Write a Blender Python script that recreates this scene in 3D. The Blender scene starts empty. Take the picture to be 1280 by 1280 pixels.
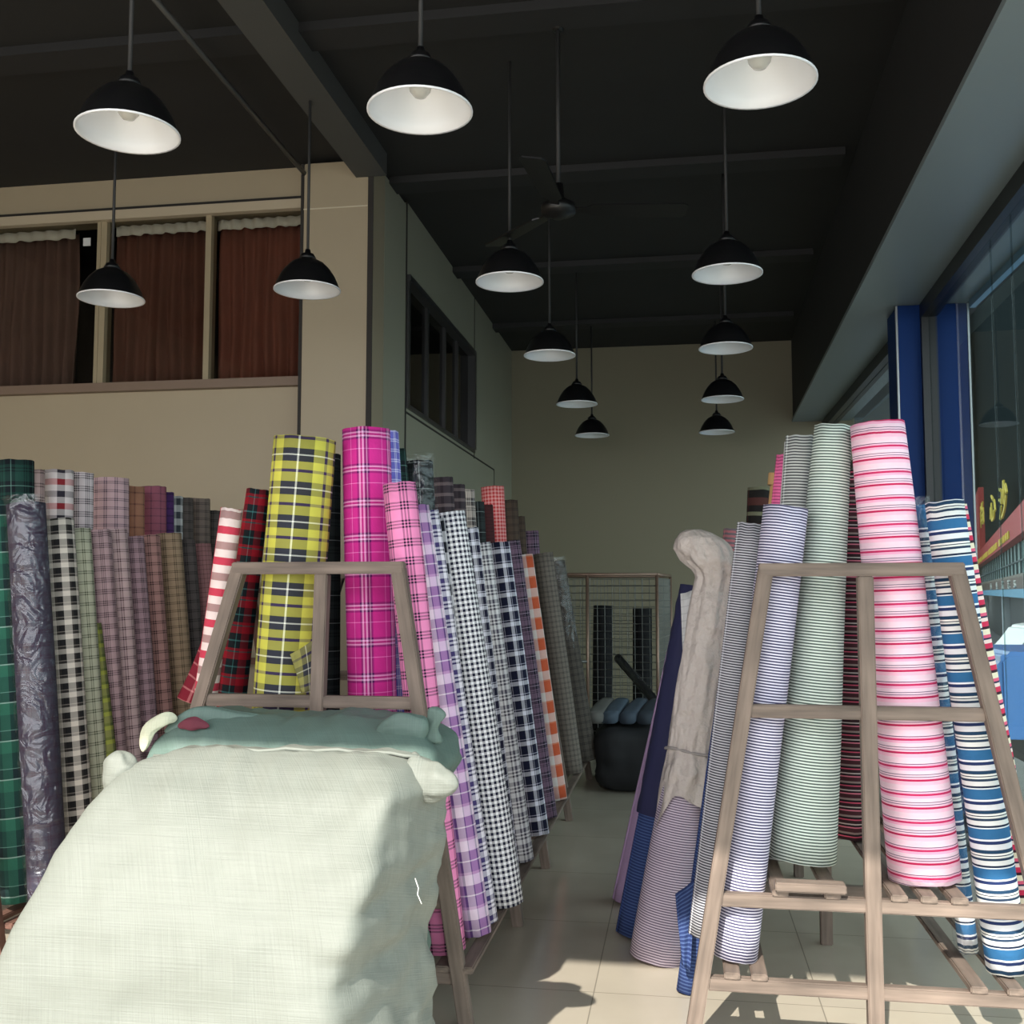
import bpy, bmesh, math, random
from mathutils import Vector, Matrix, Quaternion, noise

# ------------------------------------------------------------------ camera, sky, sun, exposure
scene = bpy.context.scene
COL = scene.collection
YAW, PITCH, FPX, EYE = math.radians(9.2), math.radians(4.4), 1300.0, 1.45
cam = bpy.data.cameras.new('camera'); cam_o = bpy.data.objects.new('camera', cam); COL.objects.link(cam_o)
cam.sensor_width = 36; cam.lens = 36 * FPX / 1280; cam.clip_start = .05; cam.clip_end = 500
cam_o.location = (0, 0, EYE); cam_o.rotation_euler = (math.pi / 2 + PITCH, 0, YAW)
scene.camera = cam_o
scene.view_settings.view_transform = 'Standard'; scene.view_settings.look = 'None'
scene.view_settings.gamma = 1; scene.view_settings.use_curve_mapping = False
scene.view_settings.exposure = 0.0
scene.cycles.use_denoising = True
scene.cycles.max_bounces = 8; scene.cycles.diffuse_bounces = 4; scene.cycles.glossy_bounces = 4
scene.cycles.transmission_bounces = 6; scene.cycles.transparent_max_bounces = 12
scene.cycles.sample_clamp_indirect = 6

world = bpy.data.worlds.new('sky'); scene.world = world; world.use_nodes = True
wn = world.node_tree.nodes; wb = wn['Background']
wb.inputs[0].default_value = (0.96, 0.97, 1.0, 1); wb.inputs[1].default_value = 3.6
sun = bpy.data.lights.new('sun', 'SUN'); sun.energy = 7.2; sun.angle = .009; sun.color = (1, .95, .86)
sun_o = bpy.data.objects.new('sun', sun); COL.objects.link(sun_o)
SUN_DIR = Vector((.25, 1.2, -.98)).normalized()
sun_o.rotation_euler = SUN_DIR.to_track_quat('-Z', 'Y').to_euler(); sun_o.location = (-3, -10, 10)
def portal(loc, rot, sx, sy):
    l = bpy.data.lights.new('daylight_portal', 'AREA'); l.shape = 'RECTANGLE'; l.size = sx; l.size_y = sy
    l.cycles.is_portal = True
    o = bpy.data.objects.new('daylight_portal', l); COL.objects.link(o); o.location = loc; o.rotation_euler = rot
portal((-1.7, -.5, 1.8), (math.pi / 2, 0, 0), 7.0, 3.7)
portal((1.75, 6, 1.7), (math.pi / 2, 0, math.pi / 2), 12, 3.4)

# ------------------------------------------------------------------ measuring helpers
_f = Vector((-math.sin(YAW) * math.cos(PITCH), math.cos(YAW) * math.cos(PITCH), math.sin(PITCH)))
_r = Vector((math.cos(YAW), math.sin(YAW), 0)); _u = _r.cross(_f); EYEP = Vector((0, 0, EYE))
def ray(x, y): return _f * FPX + _r * (x - 640) - _u * (y - 640)
def atY(x, y, Y): d = ray(x, y); return EYEP + d * (Y / d.y)
def atX(x, y, X): d = ray(x, y); return EYEP + d * (X / d.x)
def atZ(x, y, Z): d = ray(x, y); return EYEP + d * ((Z - EYE) / d.z)
def atPlane(x, y, p, n): d = ray(x, y); return EYEP + d * ((p - EYEP).dot(n) / d.dot(n))
def depth(P): return (P - EYEP).dot(_f)

def lin(c):
    return tuple((v / 255 / 12.92 if v / 255 <= .04045 else ((v / 255 + .055) / 1.055) ** 2.4) for v in c) + (1,)

# ------------------------------------------------------------------ materials
def new_mat(name):
    m = bpy.data.materials.new(name); m.use_nodes = True
    return m, m.node_tree.nodes, m.node_tree.links, m.node_tree.nodes['Principled BSDF']
def plain(name, rgb, rough=.6, metal=0.0, var=.0, scale=6.0, bump=0.0, bscale=60.0, spec=.5, bdist=.01):
    m, N, L, P = new_mat(name)
    P.inputs['Roughness'].default_value = rough; P.inputs['Metallic'].default_value = metal
    P.inputs['Specular IOR Level'].default_value = spec
    P.inputs['Base Color'].default_value = lin(rgb)
    tc = N.new('ShaderNodeTexCoord')
    if var:
        nz = N.new('ShaderNodeTexNoise'); nz.inputs['Scale'].default_value = scale; nz.inputs['Detail'].default_value = 5
        L.new(tc.outputs['Object'], nz.inputs['Vector'])
        mx = N.new('ShaderNodeMix'); mx.data_type = 'RGBA'
        c = lin(rgb); mx.inputs['A'].default_value = tuple(v * (1 - var) for v in c[:3]) + (1,)
        mx.inputs['B'].default_value = tuple(min(1, v * (1 + var)) for v in c[:3]) + (1,)
        L.new(nz.outputs[0], mx.inputs['Factor']); L.new(mx.outputs['Result'], P.inputs['Base Color'])
    if bump:
        nb = N.new('ShaderNodeTexNoise'); nb.inputs['Scale'].default_value = bscale; nb.inputs['Detail'].default_value = 4
        L.new(tc.outputs['Object'], nb.inputs['Vector'])
        b = N.new('ShaderNodeBump'); b.inputs['Strength'].default_value = bump; b.inputs['Distance'].default_value = bdist
        L.new(nb.outputs[0], b.inputs['Height']); L.new(b.outputs[0], P.inputs['Normal'])
    return m
def ramp(N, stops):
    cr = N.new('ShaderNodeValToRGB'); cr.color_ramp.interpolation = 'CONSTANT'
    tot = sum(w for w, c in stops); pos = 0; e = cr.color_ramp.elements
    while len(e) > 1: e.remove(e[-1])
    for i, (w, c) in enumerate(stops):
        k = e[0] if i == 0 else e.new(pos / tot)
        k.position = pos / tot; k.color = lin(c); pos += w
    return cr
def cloth(name, weft, pv, warp=None, pu=.1, rough=.85, slant=0.0, gain=1.0):
    """woven cloth: weft bands repeat every pv metres along the roll, warp bands every pu metres around it"""
    m, N, L, P = new_mat(name)
    P.inputs['Roughness'].default_value = rough; P.inputs['Specular IOR Level'].default_value = .25
    uv = N.new('ShaderNodeUVMap'); sp = N.new('ShaderNodeSeparateXYZ'); L.new(uv.outputs[0], sp.inputs[0])
    def axis(sock, period, stops):
        a = N.new('ShaderNodeMath'); a.operation = 'MULTIPLY'; a.inputs[1].default_value = 1 / period; L.new(sock, a.inputs[0])
        fr = N.new('ShaderNodeMath'); fr.operation = 'FRACT'; L.new(a.outputs[0], fr.inputs[0])
        cr = ramp(N, stops); L.new(fr.outputs[0], cr.inputs[0]); return cr.outputs[0]
    vs = sp.outputs[1]
    if slant:
        s1 = N.new('ShaderNodeMath'); s1.operation = 'MULTIPLY_ADD'; s1.inputs[1].default_value = slant
        L.new(sp.outputs[0], s1.inputs[0]); L.new(vs, s1.inputs[2]); vs = s1.outputs[0]
    col = axis(vs, pv, weft)
    if warp:
        c2 = axis(sp.outputs[0], pu, warp)
        mx = N.new('ShaderNodeMix'); mx.data_type = 'RGBA'; mx.inputs['Factor'].default_value = .5
        L.new(col, mx.inputs['A']); L.new(c2, mx.inputs['B']); col = mx.outputs['Result']
    nz = N.new('ShaderNodeTexNoise'); nz.inputs['Scale'].default_value = 14; nz.inputs['Detail'].default_value = 6
    L.new(uv.outputs[0], nz.inputs['Vector'])
    mr = N.new('ShaderNodeMapRange'); mr.inputs['To Min'].default_value = .86 * gain; mr.inputs['To Max'].default_value = 1.1 * gain
    L.new(nz.outputs[0], mr.inputs['Value'])
    vm = N.new('ShaderNodeVectorMath'); vm.operation = 'SCALE'; L.new(col, vm.inputs[0]); L.new(mr.outputs[0], vm.inputs['Scale'])
    L.new(vm.outputs[0], P.inputs['Base Color'])
    nb = N.new('ShaderNodeTexNoise'); nb.inputs['Scale'].default_value = 38; L.new(uv.outputs[0], nb.inputs['Vector'])
    b = N.new('ShaderNodeBump'); b.inputs['Strength'].default_value = .25; b.inputs['Distance'].default_value = .01
    L.new(nb.outputs[0], b.inputs['Height']); L.new(b.outputs[0], P.inputs['Normal'])
    return m
def gingham(name, c, w, period, c2=None):
    return cloth(name, [(1, c), (1, w)], period, [(1, c2 or c), (1, w)], period)
def plaid(name, base, dark, light, pv, pu=None):
    """check with a broad dark band, a hairline and a light line"""
    st = [(.34, base), (.05, dark), (.06, base), (.05, dark), (.10, base), (.22, dark), (.03, light), (.15, dark)]
    return cloth(name, st, pv, st, pu or pv)
def lines(name, base, dark, pv, pu, n=3):
    """plain ground crossed by sets of thin dark lines"""
    st = [(1.0, base)]
    for i in range(n): st += [(.19, dark), (.15, base)]
    return cloth(name, st, pv, st, pu)
def clear_plastic(name, amount=.3, rough=.18, tint=(235, 238, 240)):
    m, N, L, P = new_mat(name)
    out = N['Material Output']; N.remove(P)
    tr = N.new('ShaderNodeBsdfTransparent'); gl = N.new('ShaderNodeBsdfGlossy'); gl.inputs['Roughness'].default_value = rough
    gl.inputs['Color'].default_value = lin(tint)
    tc = N.new('ShaderNodeTexCoord'); nz = N.new('ShaderNodeTexNoise'); nz.inputs['Scale'].default_value = 11; nz.inputs['Detail'].default_value = 2
    nz.inputs['Distortion'].default_value = 1.2
    L.new(tc.outputs['Object'], nz.inputs['Vector'])
    b = N.new('ShaderNodeBump'); b.inputs['Strength'].default_value = .8; b.inputs['Distance'].default_value = .04
    L.new(nz.outputs[0], b.inputs['Height']); L.new(b.outputs[0], gl.inputs['Normal'])
    mx = N.new('ShaderNodeMixShader'); mx.inputs[0].default_value = amount
    L.new(tr.outputs[0], mx.inputs[1]); L.new(gl.outputs[0], mx.inputs[2]); L.new(mx.outputs[0], out.inputs[0])
    return m
def window_glass(name, tint, base=.04):
    m, N, L, P = new_mat(name)
    out = N['Material Output']; N.remove(P)
    tr = N.new('ShaderNodeBsdfTransparent'); tr.inputs[0].default_value = lin(tint)
    gl = N.new('ShaderNodeBsdfGlossy'); gl.inputs['Roughness'].default_value = .02
    fr = N.new('ShaderNodeFresnel'); fr.inputs[0].default_value = 1.38
    ge = N.new('ShaderNodeNewGeometry'); fm = N.new('ShaderNodeMath'); fm.operation = 'MULTIPLY'
    om = N.new('ShaderNodeMath'); om.operation = 'SUBTRACT'; om.inputs[0].default_value = 1; L.new(ge.outputs['Backfacing'], om.inputs[1])
    L.new(fr.outputs[0], fm.inputs[0]); L.new(om.outputs[0], fm.inputs[1])
    mx = N.new('ShaderNodeMixShader'); L.new(fm.outputs[0], mx.inputs[0])
    L.new(tr.outputs[0], mx.inputs[1]); L.new(gl.outputs[0], mx.inputs[2]); L.new(mx.outputs[0], out.inputs[0])
    return m
def floor_mat():
    m, N, L, P = new_mat('glossy_beige_tile')
    tc = N.new('ShaderNodeTexCoord'); br = N.new('ShaderNodeTexBrick')
    mp = N.new('ShaderNodeMapping'); mp.inputs['Location'].default_value = (.33, .1, 0); L.new(tc.outputs['Object'], mp.inputs[0])
    br.offset = 0; br.inputs['Scale'].default_value = 1; br.inputs['Brick Width'].default_value = .8; br.inputs['Row Height'].default_value = .8
    br.inputs['Mortar Size'].default_value = .0025; br.inputs['Mortar Smooth'].default_value = .2
    br.inputs['Color1'].default_value = lin((198, 188, 170)); br.inputs['Color2'].default_value = lin((193, 183, 166)); br.inputs['Mortar'].default_value = lin((150, 142, 128))
    L.new(mp.outputs[0], br.inputs['Vector'])
    nz = N.new('ShaderNodeTexNoise'); nz.inputs['Scale'].default_value = 3; nz.inputs['Detail'].default_value = 8; L.new(tc.outputs['Object'], nz.inputs['Vector'])
    mx = N.new('ShaderNodeMix'); mx.data_type = 'RGBA'; mx.blend_type = 'MULTIPLY'; mx.inputs['Factor'].default_value = .25
    L.new(br.outputs[0], mx.inputs['A']); L.new(nz.outputs[0], mx.inputs['B']); L.new(mx.outputs['Result'], P.inputs['Base Color'])
    P.inputs['Roughness'].default_value = .16
    return m
def wood_mat(name, rgb):
    m, N, L, P = new_mat(name)
    tc = N.new('ShaderNodeTexCoord'); mp = N.new('ShaderNodeMapping'); mp.inputs['Scale'].default_value = (40, 40, 3)
    L.new(tc.outputs['Object'], mp.inputs[0])
    nz = N.new('ShaderNodeTexNoise'); nz.inputs['Scale'].default_value = 1; nz.inputs['Detail'].default_value = 6; L.new(mp.outputs[0], nz.inputs['Vector'])
    n2 = N.new('ShaderNodeTexNoise'); n2.inputs['Scale'].default_value = 5; L.new(tc.outputs['Object'], n2.inputs['Vector'])
    cr = N.new('ShaderNodeValToRGB'); c = lin(rgb)
    cr.color_ramp.elements[0].position = .3; cr.color_ramp.elements[0].color = tuple(v * .62 for v in c[:3]) + (1,)
    cr.color_ramp.elements[1].position = .7; cr.color_ramp.elements[1].color = tuple(min(1, v * 1.25) for v in c[:3]) + (1,)
    L.new(nz.outputs[0], cr.inputs[0])
    mx = N.new('ShaderNodeMix'); mx.data_type = 'RGBA'; mx.blend_type = 'OVERLAY'; mx.inputs['Factor'].default_value = .5
    L.new(cr.outputs[0], mx.inputs['A']); L.new(n2.outputs[0], mx.inputs['B']); L.new(mx.outputs['Result'], P.inputs['Base Color'])
    b = N.new('ShaderNodeBump'); b.inputs['Strength'].default_value = .3; b.inputs['Distance'].default_value = .003
    L.new(nz.outputs[0], b.inputs['Height']); L.new(b.outputs[0], P.inputs['Normal'])
    P.inputs['Roughness'].default_value = .7
    return m
def sack_mat(name, rgb, weave=1.0):
    m, N, L, P = new_mat(name)
    uv = N.new('ShaderNodeUVMap')
    nz = N.new('ShaderNodeTexNoise'); nz.inputs['Scale'].default_value = 5; nz.inputs['Detail'].default_value = 8; L.new(uv.outputs[0], nz.inputs['Vector'])
    mpv = N.new('ShaderNodeMapping'); mpv.inputs['Scale'].default_value = (260, 5, 1); L.new(uv.outputs[0], mpv.inputs[0])
    mph = N.new('ShaderNodeMapping'); mph.inputs['Scale'].default_value = (5, 260, 1); L.new(uv.outputs[0], mph.inputs[0])
    nv = N.new('ShaderNodeTexNoise'); nv.inputs['Scale'].default_value = 1; L.new(mpv.outputs[0], nv.inputs['Vector'])
    nh = N.new('ShaderNodeTexNoise'); nh.inputs['Scale'].default_value = 1; L.new(mph.outputs[0], nh.inputs['Vector'])
    ad = N.new('ShaderNodeMath'); ad.operation = 'ADD'; L.new(nv.outputs[0], ad.inputs[0]); L.new(nh.outputs[0], ad.inputs[1])
    a2 = N.new('ShaderNodeMath'); a2.operation = 'MULTIPLY_ADD'; a2.inputs[1].default_value = .6; L.new(nz.outputs[0], a2.inputs[0]); L.new(ad.outputs[0], a2.inputs[2])
    mr = N.new('ShaderNodeMapRange'); mr.inputs['From Min'].default_value = .8; mr.inputs['From Max'].default_value = 1.8
    mr.inputs['To Min'].default_value = .86; mr.inputs['To Max'].default_value = 1.12; L.new(a2.outputs[0], mr.inputs['Value'])
    vm = N.new('ShaderNodeVectorMath'); vm.operation = 'SCALE'; vm.inputs[0].default_value = lin(rgb)[:3]; L.new(mr.outputs[0], vm.inputs['Scale'])
    L.new(vm.outputs[0], P.inputs['Base Color'])
    b = N.new('ShaderNodeBump'); b.inputs['Strength'].default_value = .35 * weave; b.inputs['Distance'].default_value = .004
    L.new(ad.outputs[0], b.inputs['Height']); L.new(b.outputs[0], P.inputs['Normal'])
    P.inputs['Roughness'].default_value = .55; P.inputs['Specular IOR Level'].default_value = .3
    return m

# ------------------------------------------------------------------ object helpers
def tag(o, label=None, cat=None, group=None, kind=None):
    if label: o['label'] = label
    if cat: o['category'] = cat
    if group: o['group'] = group
    if kind: o['kind'] = kind
    return o
def empty(name, loc, label, cat, group=None):
    o = bpy.data.objects.new(name, None); COL.objects.link(o); o.location = loc; o.empty_display_size = .1
    return tag(o, label, cat, group)
def link(name, bm, mat, parent=None, smooth=False):
    me = bpy.data.meshes.new(name); bmesh.ops.recalc_face_normals(bm, faces=bm.faces[:]); bm.to_mesh(me); bm.free()
    if smooth:
        for p in me.polygons: p.use_smooth = True
    o = bpy.data.objects.new(name, me); COL.objects.link(o)
    for mm in (mat if isinstance(mat, (list, tuple)) else [mat]): me.materials.append(mm)
    if parent:
        o.parent = parent; o.matrix_parent_inverse = Matrix.Translation(-parent.location) if parent.type == 'EMPTY' else parent.matrix_basis.inverted()
    return o
def box(bm, x0, x1, y0, y1, z0, z1, bev=0):
    r = bmesh.ops.create_cube(bm, size=1, matrix=Matrix.Translation(((x0 + x1) / 2, (y0 + y1) / 2, (z0 + z1) / 2)) @ Matrix.Diagonal((abs(x1 - x0), abs(y1 - y0), abs(z1 - z0), 1)))
    if bev:
        es = list({e for v in r['verts'] for e in v.link_edges})
        bmesh.ops.bevel(bm, geom=es, offset=bev, segments=2, affect='EDGES')
def make_box(name, mat, x0, x1, y0, y1, z0, z1, parent=None, bev=0, kind=None):
    bm = bmesh.new(); box(bm, x0, x1, y0, y1, z0, z1, bev)
    o = link(name, bm, mat, parent)
    if kind: o['kind'] = kind
    return o
def bar(bm, A, B, w, h, bev=.004):
    A, B = Vector(A), Vector(B); d = B - A; q = d.to_track_quat('Z', 'Y')
    M = Matrix.Translation((A + B) / 2) @ q.to_matrix().to_4x4() @ Matrix.Diagonal((w, h, d.length, 1))
    r = bmesh.ops.create_cube(bm, size=1, matrix=M)
    if bev:
        es = list({e for v in r['verts'] for e in v.link_edges})
        bmesh.ops.bevel(bm, geom=es, offset=bev, segments=1, affect='EDGES')
def make_bar(name, mat, A, B, w, h, parent, bev=.004):
    """bar whose own z axis runs along its length, so its grain does too"""
    A, B = Vector(A), Vector(B); d = B - A
    # width axis: keep horizontal
    z = d.normalized(); ref = Vector((0, 0, 1)) if abs(z.z) < .8 else Vector((0, 1, 0))
    x = ref.cross(z).normalized(); y = z.cross(x)
    bm = bmesh.new(); box(bm, -w / 2, w / 2, -h / 2, h / 2, 0, d.length, bev)
    o = link(name, bm, mat)
    M = Matrix((x, y, z)).transposed().to_4x4(); M.translation = A
    o.parent = parent; o.matrix_basis = Matrix.Translation(-parent.location) @ M
    return o
def tube(bm, pts, r, n=8, cap=True):
    pts = [Vector(p) for p in pts]; rings = []
    for i, p in enumerate(pts):
        a = pts[max(0, i - 1)]; b = pts[min(len(pts) - 1, i + 1)]
        q = (b - a).to_track_quat('Z', 'Y'); rr = r[i] if isinstance(r, (list, tuple)) else r
        rings.append([bm.verts.new(p + q @ Vector((rr * math.cos(t * 2 * math.pi / n), rr * math.sin(t * 2 * math.pi / n), 0))) for t in range(n)])
    for a, b in zip(rings, rings[1:]):
        for t in range(n): bm.faces.new((a[t], a[(t + 1) % n], b[(t + 1) % n], b[t]))
    if cap: bm.faces.new(rings[0][::-1]); bm.faces.new(rings[-1])
def lathe(bm, prof, n=32, M=Matrix()):
    rings = []
    for r, z in prof:
        rings.append([bm.verts.new(M @ Vector((r * math.cos(t * 2 * math.pi / n), r * math.sin(t * 2 * math.pi / n), z))) for t in range(n)] if r > 1e-6 else [bm.verts.new(M @ Vector((0, 0, z)))])
    for a, b in zip(rings, rings[1:]):
        for t in range(n):
            q = [a[t % len(a)], a[(t + 1) % n % len(a)], b[(t + 1) % n % len(b)], b[t % len(b)]]
            q = list(dict.fromkeys(q))
            if len(q) > 2: bm.faces.new(q)

# ------------------------------------------------------------------ shared materials
M_beige = plain('beige_panel', (168, 154, 129), .45, var=.05, scale=2)
M_olive = plain('grey_green_panel', (160, 158, 138), .45, var=.05, scale=2)
M_back = plain('grey_paint', (140, 132, 111), .8, var=.04, scale=1.5)
M_black = plain('black_ceiling_paint', (34, 34, 34), .75, var=.2, scale=3)
M_beam = plain('dark_grey_beam_paint', (74, 74, 72), .7, var=.1, scale=3)
M_beam2 = plain('dark_beam_paint', (37, 37, 38), .7, var=.1, scale=3)
M_seam = plain('dark_joint', (40, 36, 32), .7)
M_soffit = plain('grey_blue_metal_panel', (128, 140, 142), .36, var=.04, scale=2)
M_frame_black = plain('black_window_frame', (18, 18, 20), .4)
M_blue = plain('blue_metal_panel', (11, 44, 98), .5, var=.05, scale=2, spec=.15)
M_silver = plain('pale_aluminium', (168, 170, 172), .35, .6)
M_trimwood = plain('beige_window_frame', (158, 144, 116), .5)
M_curtain_heading = plain('white_curtain_heading', (246, 240, 228), .8)
M_wood = wood_mat('weathered_brown_timber', (122, 107, 96))
M_floor = floor_mat()
M_concrete = plain('pale_pavement', (150, 148, 142), .9, var=.1, scale=4, bump=.2)
M_road = plain('asphalt', (96, 98, 102), .9, var=.15, scale=8)
M_glass = window_glass('tinted_window_glass', (214, 225, 225))
M_glass_dark = window_glass('dark_window_glass', (120, 120, 116))
M_plastic = clear_plastic('crinkled_clear_plastic', .085, .3)
M_plastic_thin = clear_plastic('thin_clear_plastic', .06, .3)

# ------------------------------------------------------------------ the setting
XL, XG, YB, ZC, ZS = -5.6, 1.675, 12.2, 4.35, 3.40
XM, YM = -1.98, 6.6
def struct(name, mat, *a, bev=0): return make_box(name, mat, *a, bev=bev, kind='structure')
struct('floor', M_floor, XL, XG + .1, -.6, YB + .2, -.12, 0)
struct('ceiling', M_black, XL, XG + .4, -.6, YB + .2, ZC, ZC + .15)
struct('wall_left', M_beige, XL - .2, XL, -.6, YB + .2, 0, ZC)
struct('wall_back', M_back, XL, XG + .3, YB, YB + .2, 0, ZC)
bm = bmesh.new(); box(bm, XL, XG + .4, -.6, -.35, 3.92, ZC); link('wall_front', bm, M_beige)['kind'] = 'structure'
# ceiling beams: along the room, then across it
n_trim = 0
def trim(mat, *a):
    global n_trim; n_trim += 1
    return struct('trim_%d' % n_trim, mat, *a)
trim(M_beam, -2.10, -1.89, -.3, YM - .12, ZC - .15, ZC)
for y in (2.85, 4.84): trim(M_beam2, XL, -2.10, y, y + .2, ZC - .05, ZC)
for y in (2.85, 4.86, 6.85, 8.9, 10.9): trim(M_beam2, -1.89 if y < YM - .3 else XM, .94 + .0225 * y, y, y + .2, ZC - .05, ZC)
# black bulkhead over the window wall, and the grey-blue soffit under it
bm = bmesh.new()
def XA(y): return 1.02 + .0225 * y
def prism(bm, poly, z0, z1):
    a = [bm.verts.new((x, y, z0)) for x, y in poly]; b = [bm.verts.new((x, y, z1)) for x, y in poly]
    bm.faces.new(a[::-1]); bm.faces.new(b)
    for i in range(len(poly)): j = (i + 1) % len(poly); bm.faces.new((a[i], a[j], b[j], b[i]))
prism(bm, [(XA(-.3), -.3), (XG + .4, -.3), (XG + .4, YB), (XA(YB), YB)], ZS + .03, ZC)
link('wall_right', bm, M_black)['kind'] = 'structure'
bm = bmesh.new(); prism(bm, [(XA(-.3) - .012, -.3), (1.93, -.3), (1.93, YB), (XA(YB) - .012, YB)], ZS, ZS + .03)
n_trim += 1; link('trim_%d' % n_trim, bm, M_soffit)['kind'] = 'structure'
trim(plain('pale_blue_fascia', (120, 170, 205), .4), 1.93, 1.97, -.3, 7.25, ZS - .05, ZS + .12)
# column clad in blue panels, straddling the glass line
CY = 7.3
def XGy(y): return XG
col_poly = [(1.48, 1.655), (1.72, 1.93)]
n_trim += 1
t = empty('trim_%d' % n_trim, (1.7, CY, 0), None, None); t['kind'] = 'structure'
for x0, x1 in col_poly:
    make_box('blue_panel', M_blue, x0, x1, CY, CY + .35, -.05, ZS - .002, t, bev=.004)
    make_box('edge_strip', M_silver, x0 - .012, x0, CY - .004, CY + .02, -.05, ZS - .004, t)
make_box('joint', plain('brown_joint', (66, 54, 50), .5), 1.655, 1.708, CY + .02, CY + .33, -.05, ZS - .002, t)
make_box('edge_strip', M_silver, 1.93, 1.942, CY - .004, CY + .02, -.05, ZS - .004, t)
# shop window: frame, and glass panes with open joints
n_win = 0
def window(frame_fn, panes, mat_f, mat_g, loc, shear=0):
    global n_win; n_win += 1
    w = empty('window_%d' % n_win, loc, None, None); w['kind'] = 'structure'
    def sheared(bm):
        for v in bm.verts: v.co.x += shear * (v.co.y - CY)
        return bm
    bm = bmesh.new(); frame_fn(bm); link('window_frame', sheared(bm), mat_f, w)
    for p in panes:
        bm = bmesh.new(); box(bm, *p); link('pane', sheared(bm), mat_g, w)
    return w
def fr(bm):
    box(bm, XG - .05, XG + .05, -.3, CY, ZS - .10, ZS - .001); box(bm, XG - .05, XG + .05, -.3, CY, 0, .08)
    box(bm, XG - .05, XG + .05, CY - .05, CY, .08, ZS - .1)
js = [-.3, 1.6, 3.2, 4.75, atX(1277, 600, XG - .05).y, atX(1250, 600, XG - .04).y, CY - .05]
window(fr, [(XG - .006, XG + .006, a + .006, b - .006, .08, ZS - .1) for a, b in zip(js, js[1:])], M_frame_black, M_glass, (XG, 3.5, 0), .028)
def fr(bm):
    box(bm, XG - .06, XG + .05, CY + .36, YB, ZS - .10, ZS - .001); box(bm, XG - .05, XG + .05, CY + .36, YB, 0, .08)
    box(bm, XG - .16, XG + .05, CY + .36, CY + .5, .08, ZS - .1); box(bm, XG - .06, XG + .05, CY + .5, YB, 2.62, 2.70)
window(fr, [(XG - .006, XG + .006, CY + .5, YB, .08, 2.62), (XG - .006, XG + .006, CY + .5, YB, 2.70, ZS - .1)], M_frame_black, M_glass, (XG, 10, 0))

# mezzanine room: front wall with a curtained window, corner column, side wall with a dark window
def on_m(x, y): return atY(x, y, YM)
WZ1, WZ0 = on_m(200, 272).z, on_m(200, 480).z
xcol0, xcol1 = on_m(387, 300).x, XM
bm = bmesh.new()
box(bm, XL, xcol0, YM, YM + .15, 0, WZ0); link('wall_mezzanine_below_window', bm, M_beige)['kind'] = 'structure'
bm = bmesh.new(); box(bm, XL, xcol0, YM, YM + .15, WZ1, ZC); link('wall_mezzanine_above_window', bm, M_beige)['kind'] = 'structure'
bm = bmesh.new(); box(bm, xcol0, xcol1, YM - .12, YM + .15, 0, ZC - .03, .006); link('wall_mezzanine_column', bm, M_beige)['kind'] = 'structure'
trim(M_seam, xcol0 - .022, xcol0 - .001, YM - .118, YM - .001, 0, ZC - .03)
trim(M_seam, XM - .035, XM + .002, YM - .128, YM - .121, 0, ZC - .035)
for z in (on_m(430, 268).z, ): trim(plain('pale_joint', (205, 196, 172), .5), xcol0, xcol1 - .04, YM - .123, YM - .1195, z, z + .008)
# head trim and sill of the front window
trim(M_seam, XL, xcol0 - .024, YM - .02, YM - .001, WZ1 + .055, WZ1 + .085)
trim(plain('pale_head_trim', (186, 172, 148), .4), XL, xcol0 - .024, YM - .05, YM - .001, WZ1 - .01, WZ1 + .055)
trim(plain('brown_sill', (124, 104, 88), .5), XL, xcol0 - .024, YM - .06, YM - .001, WZ0 - .05, WZ0 + .01)
px = lambda x: on_m(x, 380).x
mull = [(px(120), px(132)), (px(256), px(263))]
def fr(bm):
    for a, b in [(XL, px(-70)), ] + mull + [(px(383), xcol0)]: box(bm, a, b, YM - .01, YM + .08, WZ0, WZ1)
    box(bm, mull[0][0] + .022, mull[0][0] + .030, YM - .016, YM - .01, WZ0, WZ1)
window(fr, [(a, b, YM + .03, YM + .036, WZ0, WZ1) for a, b in ((px(-70), mull[0][0]), (mull[0][1], mull[1][0]), (mull[1][1], px(383)))], M_trimwood, window_glass('curtain_window_glass', (225, 225, 222)), (-3.7, YM, WZ0))
struct('wall_mezzanine_room', plain('dark_room_wall', (46, 42, 44), .9), XL, XM - .3, YM + 1.2, YM + 1.3, WZ0, ZC)
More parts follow.
